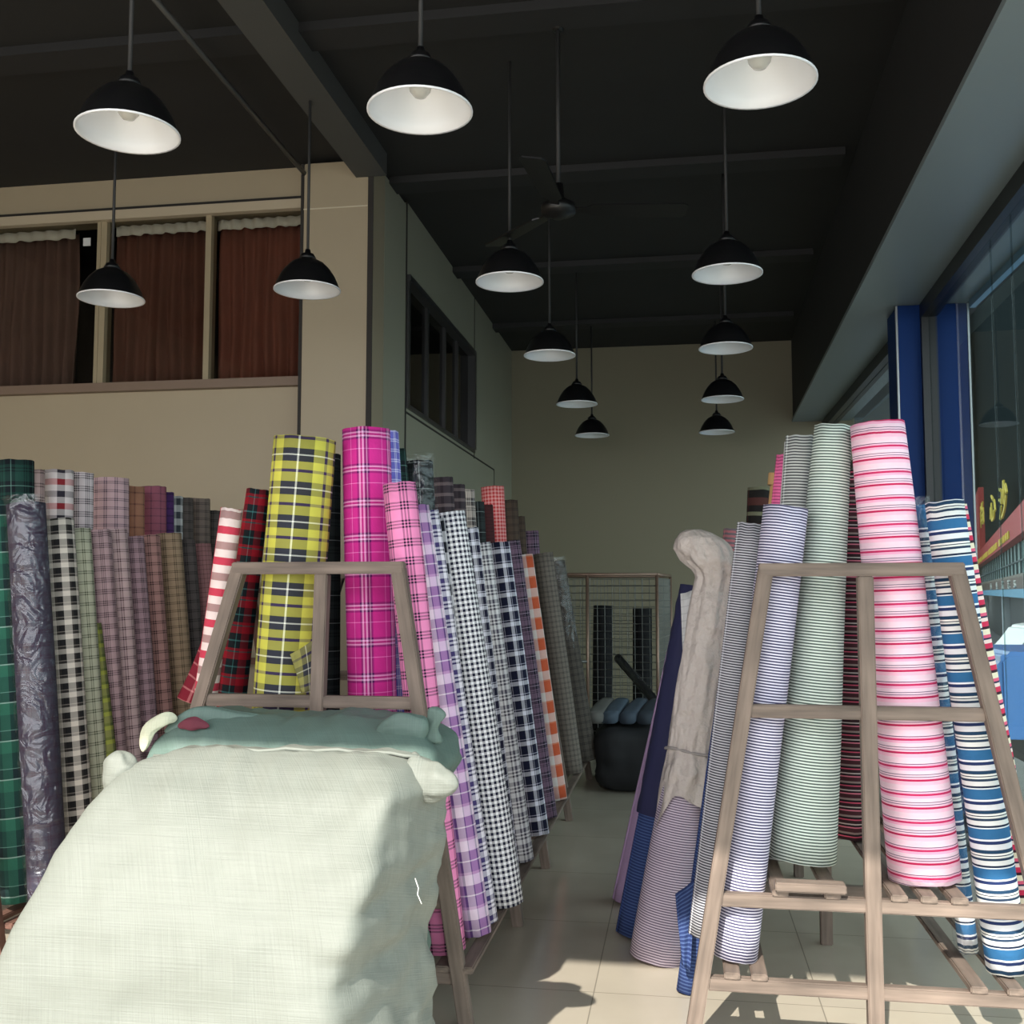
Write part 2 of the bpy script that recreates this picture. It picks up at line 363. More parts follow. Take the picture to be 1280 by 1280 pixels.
# curtains
def curtain(x0, x1, ztop, zbot, ph, label, rgb):
    m = plain('curtain_cloth_%d' % int(ph * 10), rgb, .85, var=.25, scale=5)
    c = empty('curtain', ((x0 + x1) / 2, YM + .13, zbot), label, 'curtain', 'curtains in the upstairs window')
    bm = bmesh.new(); nx, nz = 90, 6; g = []
    rnd = random.Random(int(ph * 100)); amps = [rnd.uniform(.4, 1) for _ in range(40)]
    for j in range(nz + 1):
        z = ztop + (zbot - ztop) * j / nz; row = []
        for i in range(nx + 1):
            s = i / nx; x = x0 + (x1 - x0) * s
            k = s * (x1 - x0) / .085 + ph + .12 * math.sin(j * .9 + s * 9)
            row.append(bm.verts.new((x, YM + .13 + (.045) * amps[int(k) % 40] * math.sin(k * 2 * math.pi) * (.6 + .4 * j / nz), z)))
        g.append(row)
    for j in range(nz):
        for i in range(nx): bm.faces.new((g[j][i], g[j][i + 1], g[j + 1][i + 1], g[j + 1][i]))
    o = link('curtain_cloth', bm, m, c, True); sm = o.modifiers.new('thickness', 'SOLIDIFY'); sm.thickness = .004
    bm = bmesh.new(); g = []
    for j in range(3):
        g.append([bm.verts.new((x0 + (x1 - x0) * i / 60, YM + .085 + .012 * math.sin(i * .9 + ph), ztop + .015 - .062 * j / 2 - (.010 * abs(math.sin(i * .28 + ph)) if j else 0))) for i in range(61)])
    for j in range(2):
        for i in range(60): bm.faces.new((g[j][i], g[j][i + 1], g[j + 1][i + 1], g[j + 1][i]))
    h = link('heading_band', bm, M_curtain_heading, c, True); h['label'] = 'white gathered heading band'
    sm = h.modifiers.new('thickness', 'SOLIDIFY'); sm.thickness = .004
zt = WZ1 - .03
curtain(px(-68), px(84), zt, WZ0 + .01, .3, 'dull brown curtain left of a dark gap, leftmost in the upstairs window', (130, 98, 88))
curtain(px(134), px(256), zt, WZ0 + .01, .7, 'dark brown curtain in the middle pane of the upstairs window', (132, 84, 70))
curtain(px(263), px(385), zt, WZ0 + .01, 1.4, 'reddish brown curtain in the pane next to the beige column', (156, 94, 78))
s = make_box('sticker', plain('white_paper', (200, 202, 200), .7), px(99), px(108), YM + .024, YM + .0295, on_m(103, 306).z, on_m(103, 296).z)
tag(s, 'small white square sticker on the dark gap beside the leftmost curtain', 'sticker')
# side wall of the mezzanine
YE = YB
sz1, sz0 = 3.80, 2.80
ya, yb_ = atX(508, 400, XM).y, atX(592, 480, XM).y
bm = bmesh.new(); box(bm, XM - .15, XM, YM + .15, ya, 0, ZC - .03); link('wall_mezzanine_side_near', bm, M_olive)['kind'] = 'structure'
bm = bmesh.new(); box(bm, XM - .15, XM, ya, yb_, 0, sz0); link('wall_mezzanine_side_below_window', bm, M_olive)['kind'] = 'structure'
bm = bmesh.new(); box(bm, XM - .15, XM, ya, yb_, sz1, ZC); link('wall_mezzanine_side_above_window', bm, M_olive)['kind'] = 'structure'
bm = bmesh.new(); box(bm, XM - .15, XM, yb_, YE, 0, ZC); link('wall_mezzanine_side_far', bm, M_olive)['kind'] = 'structure'
trim(M_seam, XM - .001, XM + .004, ya - .03, ya, 0, ZC)
trim(M_seam, XM - .001, XM + .004, yb_ + .02, yb_ + .035, sz0 - .05, ZC)
trim(M_seam, XM - .001, XM + .004, ya, 11.0, sz0 - .04, sz0 - .025)
trim(M_seam, XM - .001, XM + .004, 11.0, 11.015, 0, sz0 - .025)
def fr(bm):
    box(bm, XM - .08, XM + .03, ya, yb_, sz1 - .05, sz1); box(bm, XM - .08, XM + .02, ya, yb_, sz0, sz0 + .03)
    box(bm, XM - .08, XM + .02, ya, ya + .05, sz0 + .03, sz1 - .05); box(bm, XM - .08, XM + .03, yb_ - .06, yb_, sz0 + .03, sz1 - .05)
    for k in (.3, .55, .75): y = ya + (yb_ - ya) * k; box(bm, XM - .07, XM - .02, y - .025, y + .025, sz0 + .03, sz1 - .05)
window(fr, [(XM - .05, XM - .044, ya + .05, yb_ - .06, sz0 + .03, sz1 - .05)], plain('dark_aluminium', (74, 74, 74), .35, .5), M_glass_dark, (XM, (ya + yb_) / 2, sz0))
struct('wall_mezzanine_inner', plain('dark_inner_wall', (40, 40, 40), .9), XM - .9, XM - .8, YM + 1.3, YE, 2, ZC)
struct('floor_mezzanine', M_black, XL, XM - .15, YM + .15, YE, WZ0 - .15, WZ0 - .05)
# conduit along the ceiling
bm = bmesh.new(); A = atZ(186, -10, ZC - .14); B = atY(385, 222, YM - .04); tube(bm, [A, B], .016, 10)
n_trim += 1; c = link('trim_%d' % n_trim, bm, plain('dark_pipe', (60, 60, 58), .4), smooth=True); c['kind'] = 'structure'

# outside ground
struct('ground_pavement', M_concrete, -14, 14, -16, -.6, -.25, -.06)
struct('ground_side_pavement', M_concrete, XG + .1, 3.0, -.6, 16, -.25, -.06)
struct('ground_road', M_road, 3.0, 60, -.6, 90, -1.1, -.9)

# ------------------------------------------------------------------ pendant lamps
M_shade = plain('black_enamel', (16, 16, 18), .38); M_reflector = plain('silvered_reflector', (246, 248, 252), .45, .15)
M_rod = plain('grey_rod', (48, 48, 48), .6); M_bulb = plain('pale_bulb_glass', (215, 215, 210), .15)
PR = [(.042, .170), (.062, .163), (.092, .146), (.124, .113), (.150, .073), (.168, .034), (.180, 0)]
def make_lamp(label):
    L0 = empty('pendant_lamp', (0, 0, 0), label, 'lamp', 'black dome pendant lamps under the ceiling')
    bm = bmesh.new(); lathe(bm, [(0, .172)] + PR + [(.182, -.004)], 40); sh = link('shade', bm, M_shade, L0, True)
    bm = bmesh.new(); lathe(bm, [(0, .160)] + [(r - .005, z - .004) for r, z in PR[1:]] + [(.184, -.006), (.1835, .001)], 40)
    o = link('reflector', bm, M_reflector, sh, True); o['label'] = 'silvery white inside of the shade'
    bm = bmesh.new(); lathe(bm, [(0, .226), (.014, .226), (.018, .205), (.034, .200), (.04, .188), (.05, .171), (0, .171)], 24); sk_ = link('socket_cap', bm, M_shade, L0, True)
    bm = bmesh.new(); lathe(bm, [(0, .045), (.022, .05), (.037, .07), (.04, .09), (.03, .125), (.018, .14), (.018, .158), (0, .158)], 24); link('bulb', bm, M_bulb, sk_, True)
    bm = bmesh.new(); tube(bm, [(0, 0, .226), (0, 0, ZC - 3.12)], .0085, 8); link('rod', bm, M_rod, L0, True)
    return L0
lamps = [((160, 165), 'large dome lamp above the upstairs curtains, top left, nearest on the left'),
    ((525, 138), 'large dome lamp at the top centre, in front of the beige column corner'),
    ((950, 103), 'largest dome lamp, top right, tilting towards the blue-grey soffit'),
    ((139, 373), 'dome lamp hanging in front of the mullion of the curtained window'),
    ((384, 362), 'dome lamp hanging at the left edge of the beige column'),
    ((637, 352), 'dome lamp below the left tip of the ceiling fan'),
    ((909, 342), 'second lamp from the front in the right-hand row'),
    ((907, 435), 'third lamp of the right-hand row, at the top edge of the back wall'),
    ((687, 444), 'dome lamp at the top edge of the back wall, directly below the fan hub'),
    ((721, 505), 'small dome lamp against the back wall, fourth of the centre row'),
    ((903, 499), 'fourth lamp of the right-hand row, small, against the back wall'),
    ((740, 544), 'smallest dome lamp, lowest and last of the centre row'),
    ((896, 540), 'last and lowest lamp of the right-hand row')]
def copy_tree(o):
    c = o.copy(); COL.objects.link(c)
    for ch in o.children:
        d = copy_tree(ch); d.parent = c; d.matrix_parent_inverse = ch.matrix_parent_inverse.copy()
    return c
proto = make_lamp(lamps[0][1])
for i, ((x, y), lab) in enumerate(lamps):
    o = proto if i == 0 else copy_tree(proto)
    p = atZ(x, y, 3.12); o.location = p; o['label'] = lab

# ceiling fan
M_fan = plain('black_fan', (14, 14, 15), .4)
FY = 5.05; fp = atY(698, 262, FY)
fan = empty('ceiling_fan', fp, 'black three-bladed ceiling fan on a long grey rod', 'fan')
def at_fan(bm): bmesh.ops.translate(bm, vec=fp, verts=bm.verts[:]); return bm
bm = bmesh.new(); lathe(bm, [(0, -.045), (.03, -.045), (.045, -.03), (.085, -.02), (.088, .02), (.06, .04), (.03, .06), (.025, .13), (0, .13)], 32); link('motor_housing', at_fan(bm), M_fan, fan, True)
bm = bmesh.new(); tube(bm, [(0, 0, .13), (0, 0, ZC - fp.z)], .011, 8); link('downrod', at_fan(bm), M_rod, fan, True)
bm = bmesh.new(); lathe(bm, [(.0, ZC - fp.z - .06), (.025, ZC - fp.z - .06), (.05, ZC - fp.z), (0, ZC - fp.z)], 20); link('canopy', at_fan(bm), M_fan, fan, True)
for ang in (math.radians(10), math.radians(131), math.radians(266)):
    bm = bmesh.new()
    q = Matrix.Rotation(ang, 4, 'Z') @ Matrix.Rotation(math.radians(-11), 4, 'X')
    st = [(.07, .02), (.14, .025), (.17, .05), (.4, .058), (.62, .062), (.645, .045)]
    top = []; 
    for zz in (.004, -.004):
        a = [bm.verts.new(q @ Vector((r, w, zz))) for r, w in st]; b = [bm.verts.new(q @ Vector((r, -w, zz))) for r, w in st]
        top.append((a, b))
        for i in range(len(st) - 1): bm.faces.new((a[i], a[i + 1], b[i + 1], b[i]))
    (a, b), (c, d) = top
    loop1, loop2 = a + b[::-1], c + d[::-1]
    for i in range(len(loop1)): j = (i + 1) % len(loop1); bm.faces.new((loop1[i], loop1[j], loop2[j], loop2[i]))
    link('blade', at_fan(bm), M_fan, fan)
#ROLLS
# ------------------------------------------------------------------ racks
def rack(label, Yf, px_top, px_legL, px_legR, px_post, bars_y, ys, rail_x, low_x, up_x, extra=None, z_low=.2, z_up=.475, legw=.048):
    """A-shaped timber rack: trapezoid frames one behind the other, joined by rails along the room"""
    P = lambda q: atY(q[0], q[1], Yf)
    tl, tr = P(px_top[0]), P(px_top[1]); zt = (tl.z + tr.z) / 2; tl.z = tr.z = zt
    def foot(a, b):
        a, b = P(a), P(b); d = b - a; return a + d * ((0 - a.z) / d.z)
    fl, fr_ = foot(*px_legL), foot(*px_legR); pc, pf = P(px_post[0]), foot(*px_post); pc.z = zt
    zs = [P((px_post[0][0], y)).z for y in bars_y]
    rk = empty('fabric_rack', (pf.x, (Yf + ys[-1]) / 2, 0), label, 'rack', 'timber fabric racks')
    X = lambda A, B, z: A.x + (B.x - A.x) * (A.z - z) / (A.z - B.z)
    for i, yy in enumerate(ys):
        dy = yy - Yf; off = Vector((0, dy, 0))
        for A, B in ((tl, fl), (tr, fr_)):
            make_bar('leg', M_wood, B + off, A + off + (A - B).normalized() * .0, legw, .045, rk)
        make_bar('centre_post', M_wood, pf + off + Vector((0, .004, 0)), pc + off + Vector((0, .004, -.02)), legw, .045, rk)
        make_bar('top_bar', M_wood, tl + off + Vector((-.022, 0, 0)), tr + off + Vector((.022, 0, 0)), .05, .042, rk)
        for z in zs:
            make_bar('crossbar', M_wood, Vector((X(tl, fl, z) + .02, Yf + dy + .006, z)), Vector((X(tr, fr_, z) - .02, Yf + dy + .006, z)), .036, .042, rk)
    L = ys[-1] - Yf
    for x in low_x: make_bar('shelf_rail', M_wood, Vector((x, Yf - .02, zs[-1] + .03)), Vector((x, Yf + L, zs[-1] + .03)), .05, .022, rk)
    for x in up_x: make_bar('shelf_rail', M_wood, Vector((x, Yf - .02, zs[-2] + .03)), Vector((x, Yf + L, zs[-2] + .03)), .05, .022, rk)
    for x, y0 in rail_x: make_bar('leaning_rail', M_wood, Vector((x, y0, zs[0])), Vector((x, Yf + L, zs[0])), .022, .024, rk)
    print('rack', label[:30], 'zs', [round(z, 3) for z in zs], 'tops', tl, tr, 'feet', fl, fr_, pf)
    return rk, zs
YR, YL = 3.45, 3.50
YS_R, RX_R = (3.45, 4.57, 5.6), ((.262, 3.72), (.84, 3.80))
YS_L, RX_L = (3.50, 4.60, 5.56, 6.72, 8.2), ((-1.55, 4.12), (-.95, 4.32))
pxr = lambda x, y, Y: atY(x, y, Y).x
rackR, zR = rack('brown timber rack with striped rolls beside the shop window', YR, ((957, 712), (1195, 712)), ((960, 716), (870, 1270)), ((1193, 716), (1275, 1040)),
    ((1081, 716), (1095, 1280)), (891, 1132, 1240), YS_R, RX_R, [pxr(915, 1225, YR), pxr(949, 1225, YR), pxr(1222, 1230, YR), pxr(1268, 1230, YR)],
    [pxr(975, 1120, YR), pxr(1040, 1120, YR), pxr(1123, 1120, YR), pxr(1160, 1120, YR), pxr(1198, 1120, YR)])
make_bar('ledge_board', M_wood, Vector((pxr(968, 1118, YR), YR - .015, zR[1] + .055)), Vector((pxr(1056, 1118, YR), YR - .015, zR[1] + .055)), .06, .028, rackR)
rackL, zL = rack('brown timber rack with tall yellow and magenta rolls behind the sacks', YL, ((300, 710), (498, 710)), ((303, 716), (250, 890)), ((494, 716), (582, 1276)),
    ((403, 716), (396, 910)), (877, 1120, 1212), YS_L, RX_L, [-1.75, -1.66, -.80, -.72], [-1.5, -1.40, -1.08, -1.0])
# rack at the far left: only its rails and feet show below the rolls
def far_rack():
    Yf, XC = 3.7, -3.05
    rk = empty('fabric_rack', (XC, Yf + 1.5, 0), 'reddish brown rack under the dark plaid rolls, at the left edge', 'rack', 'timber fabric racks')
    m = wood_mat('reddish_brown_timber', (112, 80, 68))
    for i, y in enumerate((3.66, 5.83, 6.5)):
        for s in (-1, 1):
            make_bar('leg', m, (XC + s * .52, y, 0), (XC + s * .25, y, 1.5), .05, .045, rk)
            if i == 0: make_bar('leaning_rail', m, (XC + s * .365, 4.18, 1.46), (XC + s * .365, 6.5, 1.46), .03, .03, rk)
        make_bar('top_bar', m, (XC - .27, y, 1.5), (XC + .27, y, 1.5), .05, .04, rk)
        for z, w in ((.16, .5), (.43, .45), (1.0, .34)): make_bar('crossbar', m, (XC - w, y, z), (XC + w, y, z), .036, .042, rk)
    for x, z in ((.42, .19), (.52, .19), (.24, .46), (.33, .46), (-.42, .19), (-.3, .46)): make_bar('shelf_rail', m, (XC + x, Yf - .02, z), (XC + x, 6.5, z), .05, .022, rk)
    return rk
far_rack()

# ------------------------------------------------------------------ rolls of cloth
def spiral_r(t, k): return 1 - k / 2 + k * t                      # the cloth's free edge makes a small step
def roll(label, mat, B, T, rb, rt, group, seam=200, step=.035, uoff=0.0, bend=0.0, seed=0, cat='fabric roll', name='fabric_roll'):
    B, T = Vector(B), Vector(T); d = T - B; Ln = d.length; n, m = 44, 14
    rnd = random.Random(seed); ph = rnd.uniform(0, 6)
    bm = bmesh.new(); uvl = bm.loops.layers.uv.new('UVMap'); rings = []
    for j in range(m + 1):
        z = Ln * j / m; t = j / m; rr = rb + (rt - rb) * t
        rr *= 1 + .012 * math.sin(t * 9 + ph)
        ox = bend * math.sin(t * math.pi)
        ring = []
        for i in range(n + 1):
            a = i / n; ang = math.radians(seam) + a * 2 * math.pi; R = rr * spiral_r(a, step)
            dz = .004 * noise.noise(Vector((math.cos(a * 6.283) * 2.2, math.sin(a * 6.283) * 2.2, ph * 5 + j))) if j in (0, m) else 0
            ring.append(bm.verts.new((R * math.cos(ang) + ox, R * math.sin(ang), z + dz)))
        rings.append(ring)
    for j in range(m):
        for i in range(n):
            fc = bm.faces.new((rings[j][i], rings[j][i + 1], rings[j + 1][i + 1], rings[j + 1][i])); fc.smooth = True
            for lp, (ii, jj) in zip(fc.loops, ((i, j), (i + 1, j), (i + 1, j + 1), (i, j + 1))):
                rr = rb + (rt - rb) * jj / m
                lp[uvl].uv = (ii / n * 2 * math.pi * (rb + rt) / 2 + .37 * seed + uoff, Ln * jj / m + .11 * seed)
    for j in range(m): bm.faces.new((rings[j][n], rings[j][0], rings[j + 1][0], rings[j + 1][n]))   # the step
    for ring, zz, inn in ((rings[0], 0, 1), (rings[m], Ln, -1)):
        r0 = rb if inn == 1 else rt
        inner = [bm.verts.new((.03 * math.cos(math.radians(seam) + i / n * 2 * math.pi), .03 * math.sin(math.radians(seam) + i / n * 2 * math.pi), zz)) for i in range(n + 1)]
        deep = [bm.verts.new((v.co.x, v.co.y, zz + inn * .05)) for v in inner]
        for i in range(n):
            bm.faces.new((ring[i], ring[i + 1], inner[i + 1], inner[i])); bm.faces.new((inner[i], inner[i + 1], deep[i + 1], deep[i]))
        bm.faces.new((ring[n], ring[0], inner[0], inner[n])); bm.faces.new((inner[n], inner[0], deep[0], deep[n]))
        bm.faces.new(deep)
    bmesh.ops.recalc_face_normals(bm, faces=bm.faces[:])
    me = bpy.data.meshes.new(name); bm.to_mesh(me); bm.free(); me.materials.append(mat)
    o = bpy.data.objects.new(name, me); COL.objects.link(o)
    z = d.normalized(); x = Vector((1, 0, 0)); y = z.cross(x).normalized(); x = y.cross(z)
    M = Matrix((x, y, z)).transposed().to_4x4(); M.translation = B; o.matrix_world = M
    tag(o, label, cat, group); o['r'] = 0; del o['r']
    ROLLS.append((o, B, T, rb, rt)); return o
ROLLS = []
def child_of(o, name, bm, mat, label=None, smooth=True):
    """mesh already in the roll's own coordinates"""
    me = bpy.data.meshes.new(name); bmesh.ops.recalc_face_normals(bm, faces=bm.faces[:]); bm.to_mesh(me); bm.free()
    if smooth:
        for p in me.polygons: p.use_smooth = True
    me.materials.append(mat); c = bpy.data.objects.new(name, me); COL.objects.link(c); c.parent = o
    if label: c['label'] = label
    return c
def sleeve(o, Ln, rb, rt, label, mat=None, seed=0, over=.03, z0=0.0):
    bm = bmesh.new(); n, m = 40, 60; rings = []
    for j in range(m + 1):
        z = z0 + (Ln + over - z0) * j / m; t = z / Ln; rr = rb + (rt - rb) * t + .011
        rings.append([bm.verts.new(((rr + .005 * noise.noise(Vector((math.cos(a * 2 * math.pi / n) * 3, math.sin(a * 2 * math.pi / n) * 3 + seed, z * 16)))) * math.cos(a * 2 * math.pi / n),
                                    (rr + .005 * noise.noise(Vector((math.cos(a * 2 * math.pi / n) * 3, math.sin(a * 2 * math.pi / n) * 3 + seed, z * 16)))) * math.sin(a * 2 * math.pi / n), z)) for a in range(n)])
    for a, b in zip(rings, rings[1:]):
        for t in range(n): bm.faces.new((a[t], a[(t + 1) % n], b[(t + 1) % n], b[t]))
    return child_of(o, 'plastic_sleeve', bm, mat or M_plastic, label)
def flap(o, pts, mat, label):
    """small loose end of cloth: a grid between four world-space corners, a little curved"""
    p = [Vector(q) for q in pts]; inv = o.matrix_world.inverted(); bm = bmesh.new(); uvl = bm.loops.layers.uv.new('UVMap'); n = 10; g = []
    nrm = (p[1] - p[0]).cross(p[3] - p[0]).normalized()
    for j in range(n + 1):
        row = []
        for i in range(n + 1):
            s, t = i / n, j / n
            q = p[0] * (1 - s) * (1 - t) + p[1] * s * (1 - t) + p[2] * s * t + p[3] * (1 - s) * t
            q = q + nrm * (.018 * math.sin(s * 3.1) * math.sin(t * 3.1 + .4) + .008 * math.sin(s * 7 + t * 3))
            row.append(bm.verts.new(inv @ q))
        g.append(row)
    w, h = (p[1] - p[0]).length, (p[3] - p[0]).length
    for j in range(n):
        for i in range(n):
            fc = bm.faces.new((g[j][i], g[j][i + 1], g[j + 1][i + 1], g[j + 1][i]))
            for lp, (a, b) in zip(fc.loops, ((i, j), (i + 1, j), (i + 1, j + 1), (i, j + 1))): lp[uvl].uv = (w * a / n, h * b / n)
    c = child_of(o, 'cloth_flap', bm, mat, label); sm = c.modifiers.new('thickness', 'SOLIDIFY'); sm.thickness = .004
    return c
def px2r(w, P): return w / 2 * depth(P) / FPX

# --- colours and weaves
W = (232, 230, 232); K = (30, 30, 34); NAVYX = (36, 38, 72)
c_yellow = cloth('yellow_tartan', [(.28, (206, 202, 84)), (.09, (66, 44, 92)), (.24, (206, 202, 84)), (.18, (50, 52, 62)), (.045, (236, 238, 225)), (.18, (50, 52, 62))], .121,
    [(.19, (206, 202, 84)), (.06, (66, 44, 92)), (.17, (206, 202, 84)), (.235, (50, 52, 62)), (.03, (236, 238, 225)), (.22, (46, 48, 48))], .22)
c_magenta = cloth('magenta_plaid', [(.40, (204, 44, 140)), (.02, (250, 150, 215)), (.26, (204, 44, 140)), (.06, (90, 20, 90)), (.05, (244, 190, 230)), (.05, (170, 20, 110)), (.05, (244, 190, 230)), (.06, (90, 20, 90))], .128,
    [(.46, (204, 44, 140)), (.02, (250, 150, 215)), (.20, (204, 44, 140)), (.07, (90, 20, 90)), (.06, (244, 190, 230)), (.06, (170, 20, 110)), (.06, (244, 190, 230)), (.07, (90, 20, 90))], .112)
c_lpink = lines('light_pink_plaid', (238, 142, 190), (26, 16, 44), .066, .075)
c_lilac = cloth('lilac_plaid', [(.3, (240, 225, 240)), (.08, (190, 150, 190)), (.3, (110, 74, 138)), (.04, W), (.28, (110, 74, 138))], .12, [(.4, (240, 215, 235)), (.06, (110, 74, 138)), (.4, (200, 150, 205)), (.14, (90, 60, 120))], .07)
c_whnavy = cloth('white_navy_plaid', [(.3, (240, 236, 246)), (.1, (34, 32, 74)), (.12, (240, 236, 246)), (.1, (34, 32, 74)), (.12, (240, 236, 246)), (.26, (70, 60, 112))], .07, [(.34, (240, 236, 246)), (.14, (34, 32, 74)), (.2, (240, 236, 246)), (.32, (70, 60, 112))], .06)
c_bwbold = gingham('black_white_check', (20, 22, 34), (225, 222, 228), .085)
c_ging = gingham('navy_gingham', (22, 24, 52), (252, 252, 255), .0215)
c_nvplaid = cloth('navy_white_plaid', [(.30, (240, 238, 250)), (.07, (28, 28, 56)), (.06, (240, 238, 250)), (.57, (26, 26, 52))], .056, [(.34, (240, 238, 250)), (.08, (28, 28, 56)), (.06, (240, 238, 250)), (.52, (26, 26, 52))], .05)
c_grplaid = cloth('grey_white_plaid', [(.3, W), (.12, (66, 62, 76)), (.1, W), (.12, (66, 62, 76)), (.1, W), (.26, (90, 86, 104))], .07, [(.4, W), (.15, (66, 62, 76)), (.2, W), (.25, (72, 68, 84))], .05)
c_dknavy = cloth('dark_navy_plaid', [(.28, (236, 236, 248)), (.10, (24, 28, 56)), (.05, (210, 210, 228)), (.57, (22, 26, 52))], .076, [(.3, (236, 236, 248)), (.1, (24, 28, 56)), (.05, (210, 210, 228)), (.55, (22, 26, 52))], .062)
c_dkplaid = plaid('dark_wine_plaid', (120, 96, 116), (28, 24, 40), (210, 190, 210), .08, .07)
c_orange = cloth('orange_check', [(1, (190, 78, 44)), (.12, (206, 140, 112)), (.8, (222, 216, 212))], .125, [(.66, (196, 96, 64)), (.34, (222, 216, 212))], .09)
c_greyck = lines('grey_fine_check', (118, 110, 102), (62, 58, 54), .035, .03, 2)
c_taupe = lines('taupe_fine_check', (84, 78, 72), (42, 40, 38), .05, .04, 2)
c_bluepl = lines('blue_fine_plaid', (110, 110, 200), (230, 230, 250), .04, .035, 2)
c_dkgreen = plaid('dark_green_tartan', (30, 66, 58), (16, 24, 30), (110, 150, 140), .12, .1)
c_black = plaid('black_tartan', (44, 52, 52), (18, 20, 24), (150, 160, 160), .11, .09)
c_bands = cloth('grey_black_bands', [(.3, (132, 116, 116)), (.7, (44, 34, 40))], .05, [(1, (80, 70, 76)), (.4, (54, 46, 52))], .05)
c_wine = cloth('dark_wine_cloth', [(1, (70, 34, 36)), (.2, (52, 28, 30))], .02)
c_redg = gingham('red_gingham', (186, 44, 50), (222, 160, 156), .021)
c_brown = lines('brown_check', (78, 64, 54), (40, 34, 32), .05, .05, 2)
c_beigep = plaid('beige_plaid', (200, 186, 176), (70, 64, 66), (240, 236, 230), .1, .08)
c_pinkw = cloth('red_white_check', [(.25, (204, 66, 88)), (.26, (240, 220, 216)), (.25, (176, 140, 138)), (.26, (240, 220, 216))], .115)
c_redtart = cloth('red_green_tartan', [(.26, (170, 24, 42)), (.05, (40, 96, 96)), (.10, (170, 24, 42)), (.26, (22, 30, 36)), (.05, (70, 130, 130)), (.25, (22, 30, 36))], .10, [(.4, (140, 22, 36)), (.36, (22, 32, 36)), (.04, (70, 130, 130)), (.2, (22, 28, 34))], .09)
# striped cloths of the right-hand rack
c_lav = cloth('lavender_navy_stripe', [(.5, (222, 218, 234)), (.5, (66, 64, 96))], .0094)
c_gstripe = cloth('grey_fine_stripe', [(.48, (196, 196, 202)), (.52, (66, 66, 74))], .0090)
c_green = cloth('pale_green_stripe', [(.52, (214, 226, 216)), (.48, (84, 98, 92))], .0099)
c_gst2 = cloth('grey_stripe', [(.5, (196, 200, 196)), (.5, (78, 80, 82))], .0105)
c_pale = cloth('pale_grey_cloth', [(1, (206, 206, 204)), (.2, (190, 190, 190))], .03)
c_pinkst = cloth('pink_fine_stripe', [(.7, (244, 120, 170)), (.3, (176, 60, 116))], .013)
c_pink = cloth('pink_red_stripe', [(.16, (246, 210, 224)), (.14, (250, 190, 212)), (.08, (196, 30, 84)), (.07, (250, 196, 216)), (.03, (120, 100, 124)), (.06, (246, 210, 224)), (.03, (120, 100, 124)), (.14, (246, 212, 226)), (.10, (246, 176, 206)), (.08, (206, 44, 98)), (.06, (248, 190, 214)), (.03, (90, 70, 100)), (.08, (250, 214, 228))], .086, slant=.03)
c_blue = cloth('blue_white_stripe', [(.26, (48, 104, 150)), (.03, (226, 232, 236)), (.05, (26, 40, 66)), (.12, (226, 228, 226)), (.06, (40, 60, 84)), (.05, (226, 228, 222)), (.02, (40, 52, 70)), (.05, (238, 238, 232)), (.09, (34, 64, 92)), (.14, (224, 226, 230)), (.08, (36, 52, 96)), (.05, (236, 240, 246))], .122)
c_redtan = cloth('red_tan_stripe', [(.24, (236, 224, 196)), (.12, (60, 30, 44)), (.22, (206, 50, 84)), (.16, (240, 214, 206)), (.08, (48, 44, 76)), (.14, (226, 96, 126))], .074)
c_dkst = cloth('dark_multi_stripe', [(.2, (74, 40, 46)), (.06, (216, 120, 140)), (.1, (40, 28, 34)), (.06, (196, 180, 176)), (.16, (58, 34, 40)), (.06, (204, 84, 110)), (.1, (30, 24, 30)), (.1, (150, 130, 126))], .062)
c_mauve = cloth('mauve_grey_stripe', [(.52, (206, 194, 208)), (.48, (108, 96, 116))], .0097)
c_bluecl = cloth('deep_blue_stripe', [(.6, (42, 58, 104)), (.4, (76, 96, 142))], .012)
c_navycl = cloth('navy_cloth', [(1, (30, 32, 66)), (.5, (38, 40, 76))], .02)
c_lilaccl = cloth('pale_lilac_cloth', [(1, (190, 160, 196)), (.5, (190, 160, 198))], .02)
c_redgrey = cloth('red_grey_stripe', [(.5, (190, 120, 126)), (.5, (120, 112, 116))], .02)
c_brownbl = cloth('brown_black_bands', [(.3, (76, 44, 40)), (.3, (30, 28, 26)), (.15, (110, 112, 90)), (.25, (26, 24, 24))], .12)

# --- right-hand rack, placed from the photograph by eye
GR = 'striped rolls on the right-hand rack'
def rollp(label, mat, T, wt, B, wb, Y, group, zb=None, **k):
    t, b = atY(T[0], T[1], Y), atY(B[0], B[1], Y)
    if zb is not None:
        d = b - t; b = t + d * ((zb - t.z) / d.z)
    return roll(label, mat, b, t, px2r(wb, b), px2r(wt, t), group, **k)
zlo, zup = zR[2] + .052, zR[1] + .052
rollp('thick pink and red striped roll right of the centre post of the right rack', c_pink, (1096, 530), 65, (1157, 1112), 86, YR + .16, GR, zb=zup, seed=1, seam=80)
rollp('pale green finely striped roll flaring to a wide foot on the ledge board', c_green, (1041, 533), 44, (1000, 1104), 83, YR + .24, GR, zb=zup + .03, seed=2, seam=70)
rollp('lavender and navy finely striped roll just inside the left leg of the right rack', c_lav, (982, 634), 55, (917, 1198), 56, YR + .115, GR, zb=zlo, seed=3, seam=60)
rollp('blue and white broad-striped roll beside the right leg of the right rack', c_blue, (1180, 627), 46, (1262, 1230), 50, YR + .115, GR, zb=zlo, seed=4, seam=100)
o = rollp('slim blue and white striped roll between the pink roll and the broad blue one', c_blue, (1148, 632), 20, (1213, 1212), 24, YR + .28, GR, zb=zlo, seed=5, seam=90)
sleeve(o, 1.48, px2r(24, Vector((0, 3.7, 1))), px2r(20, Vector((0, 3.7, 1))), 'thin clear plastic sleeve', M_plastic_thin, 3)
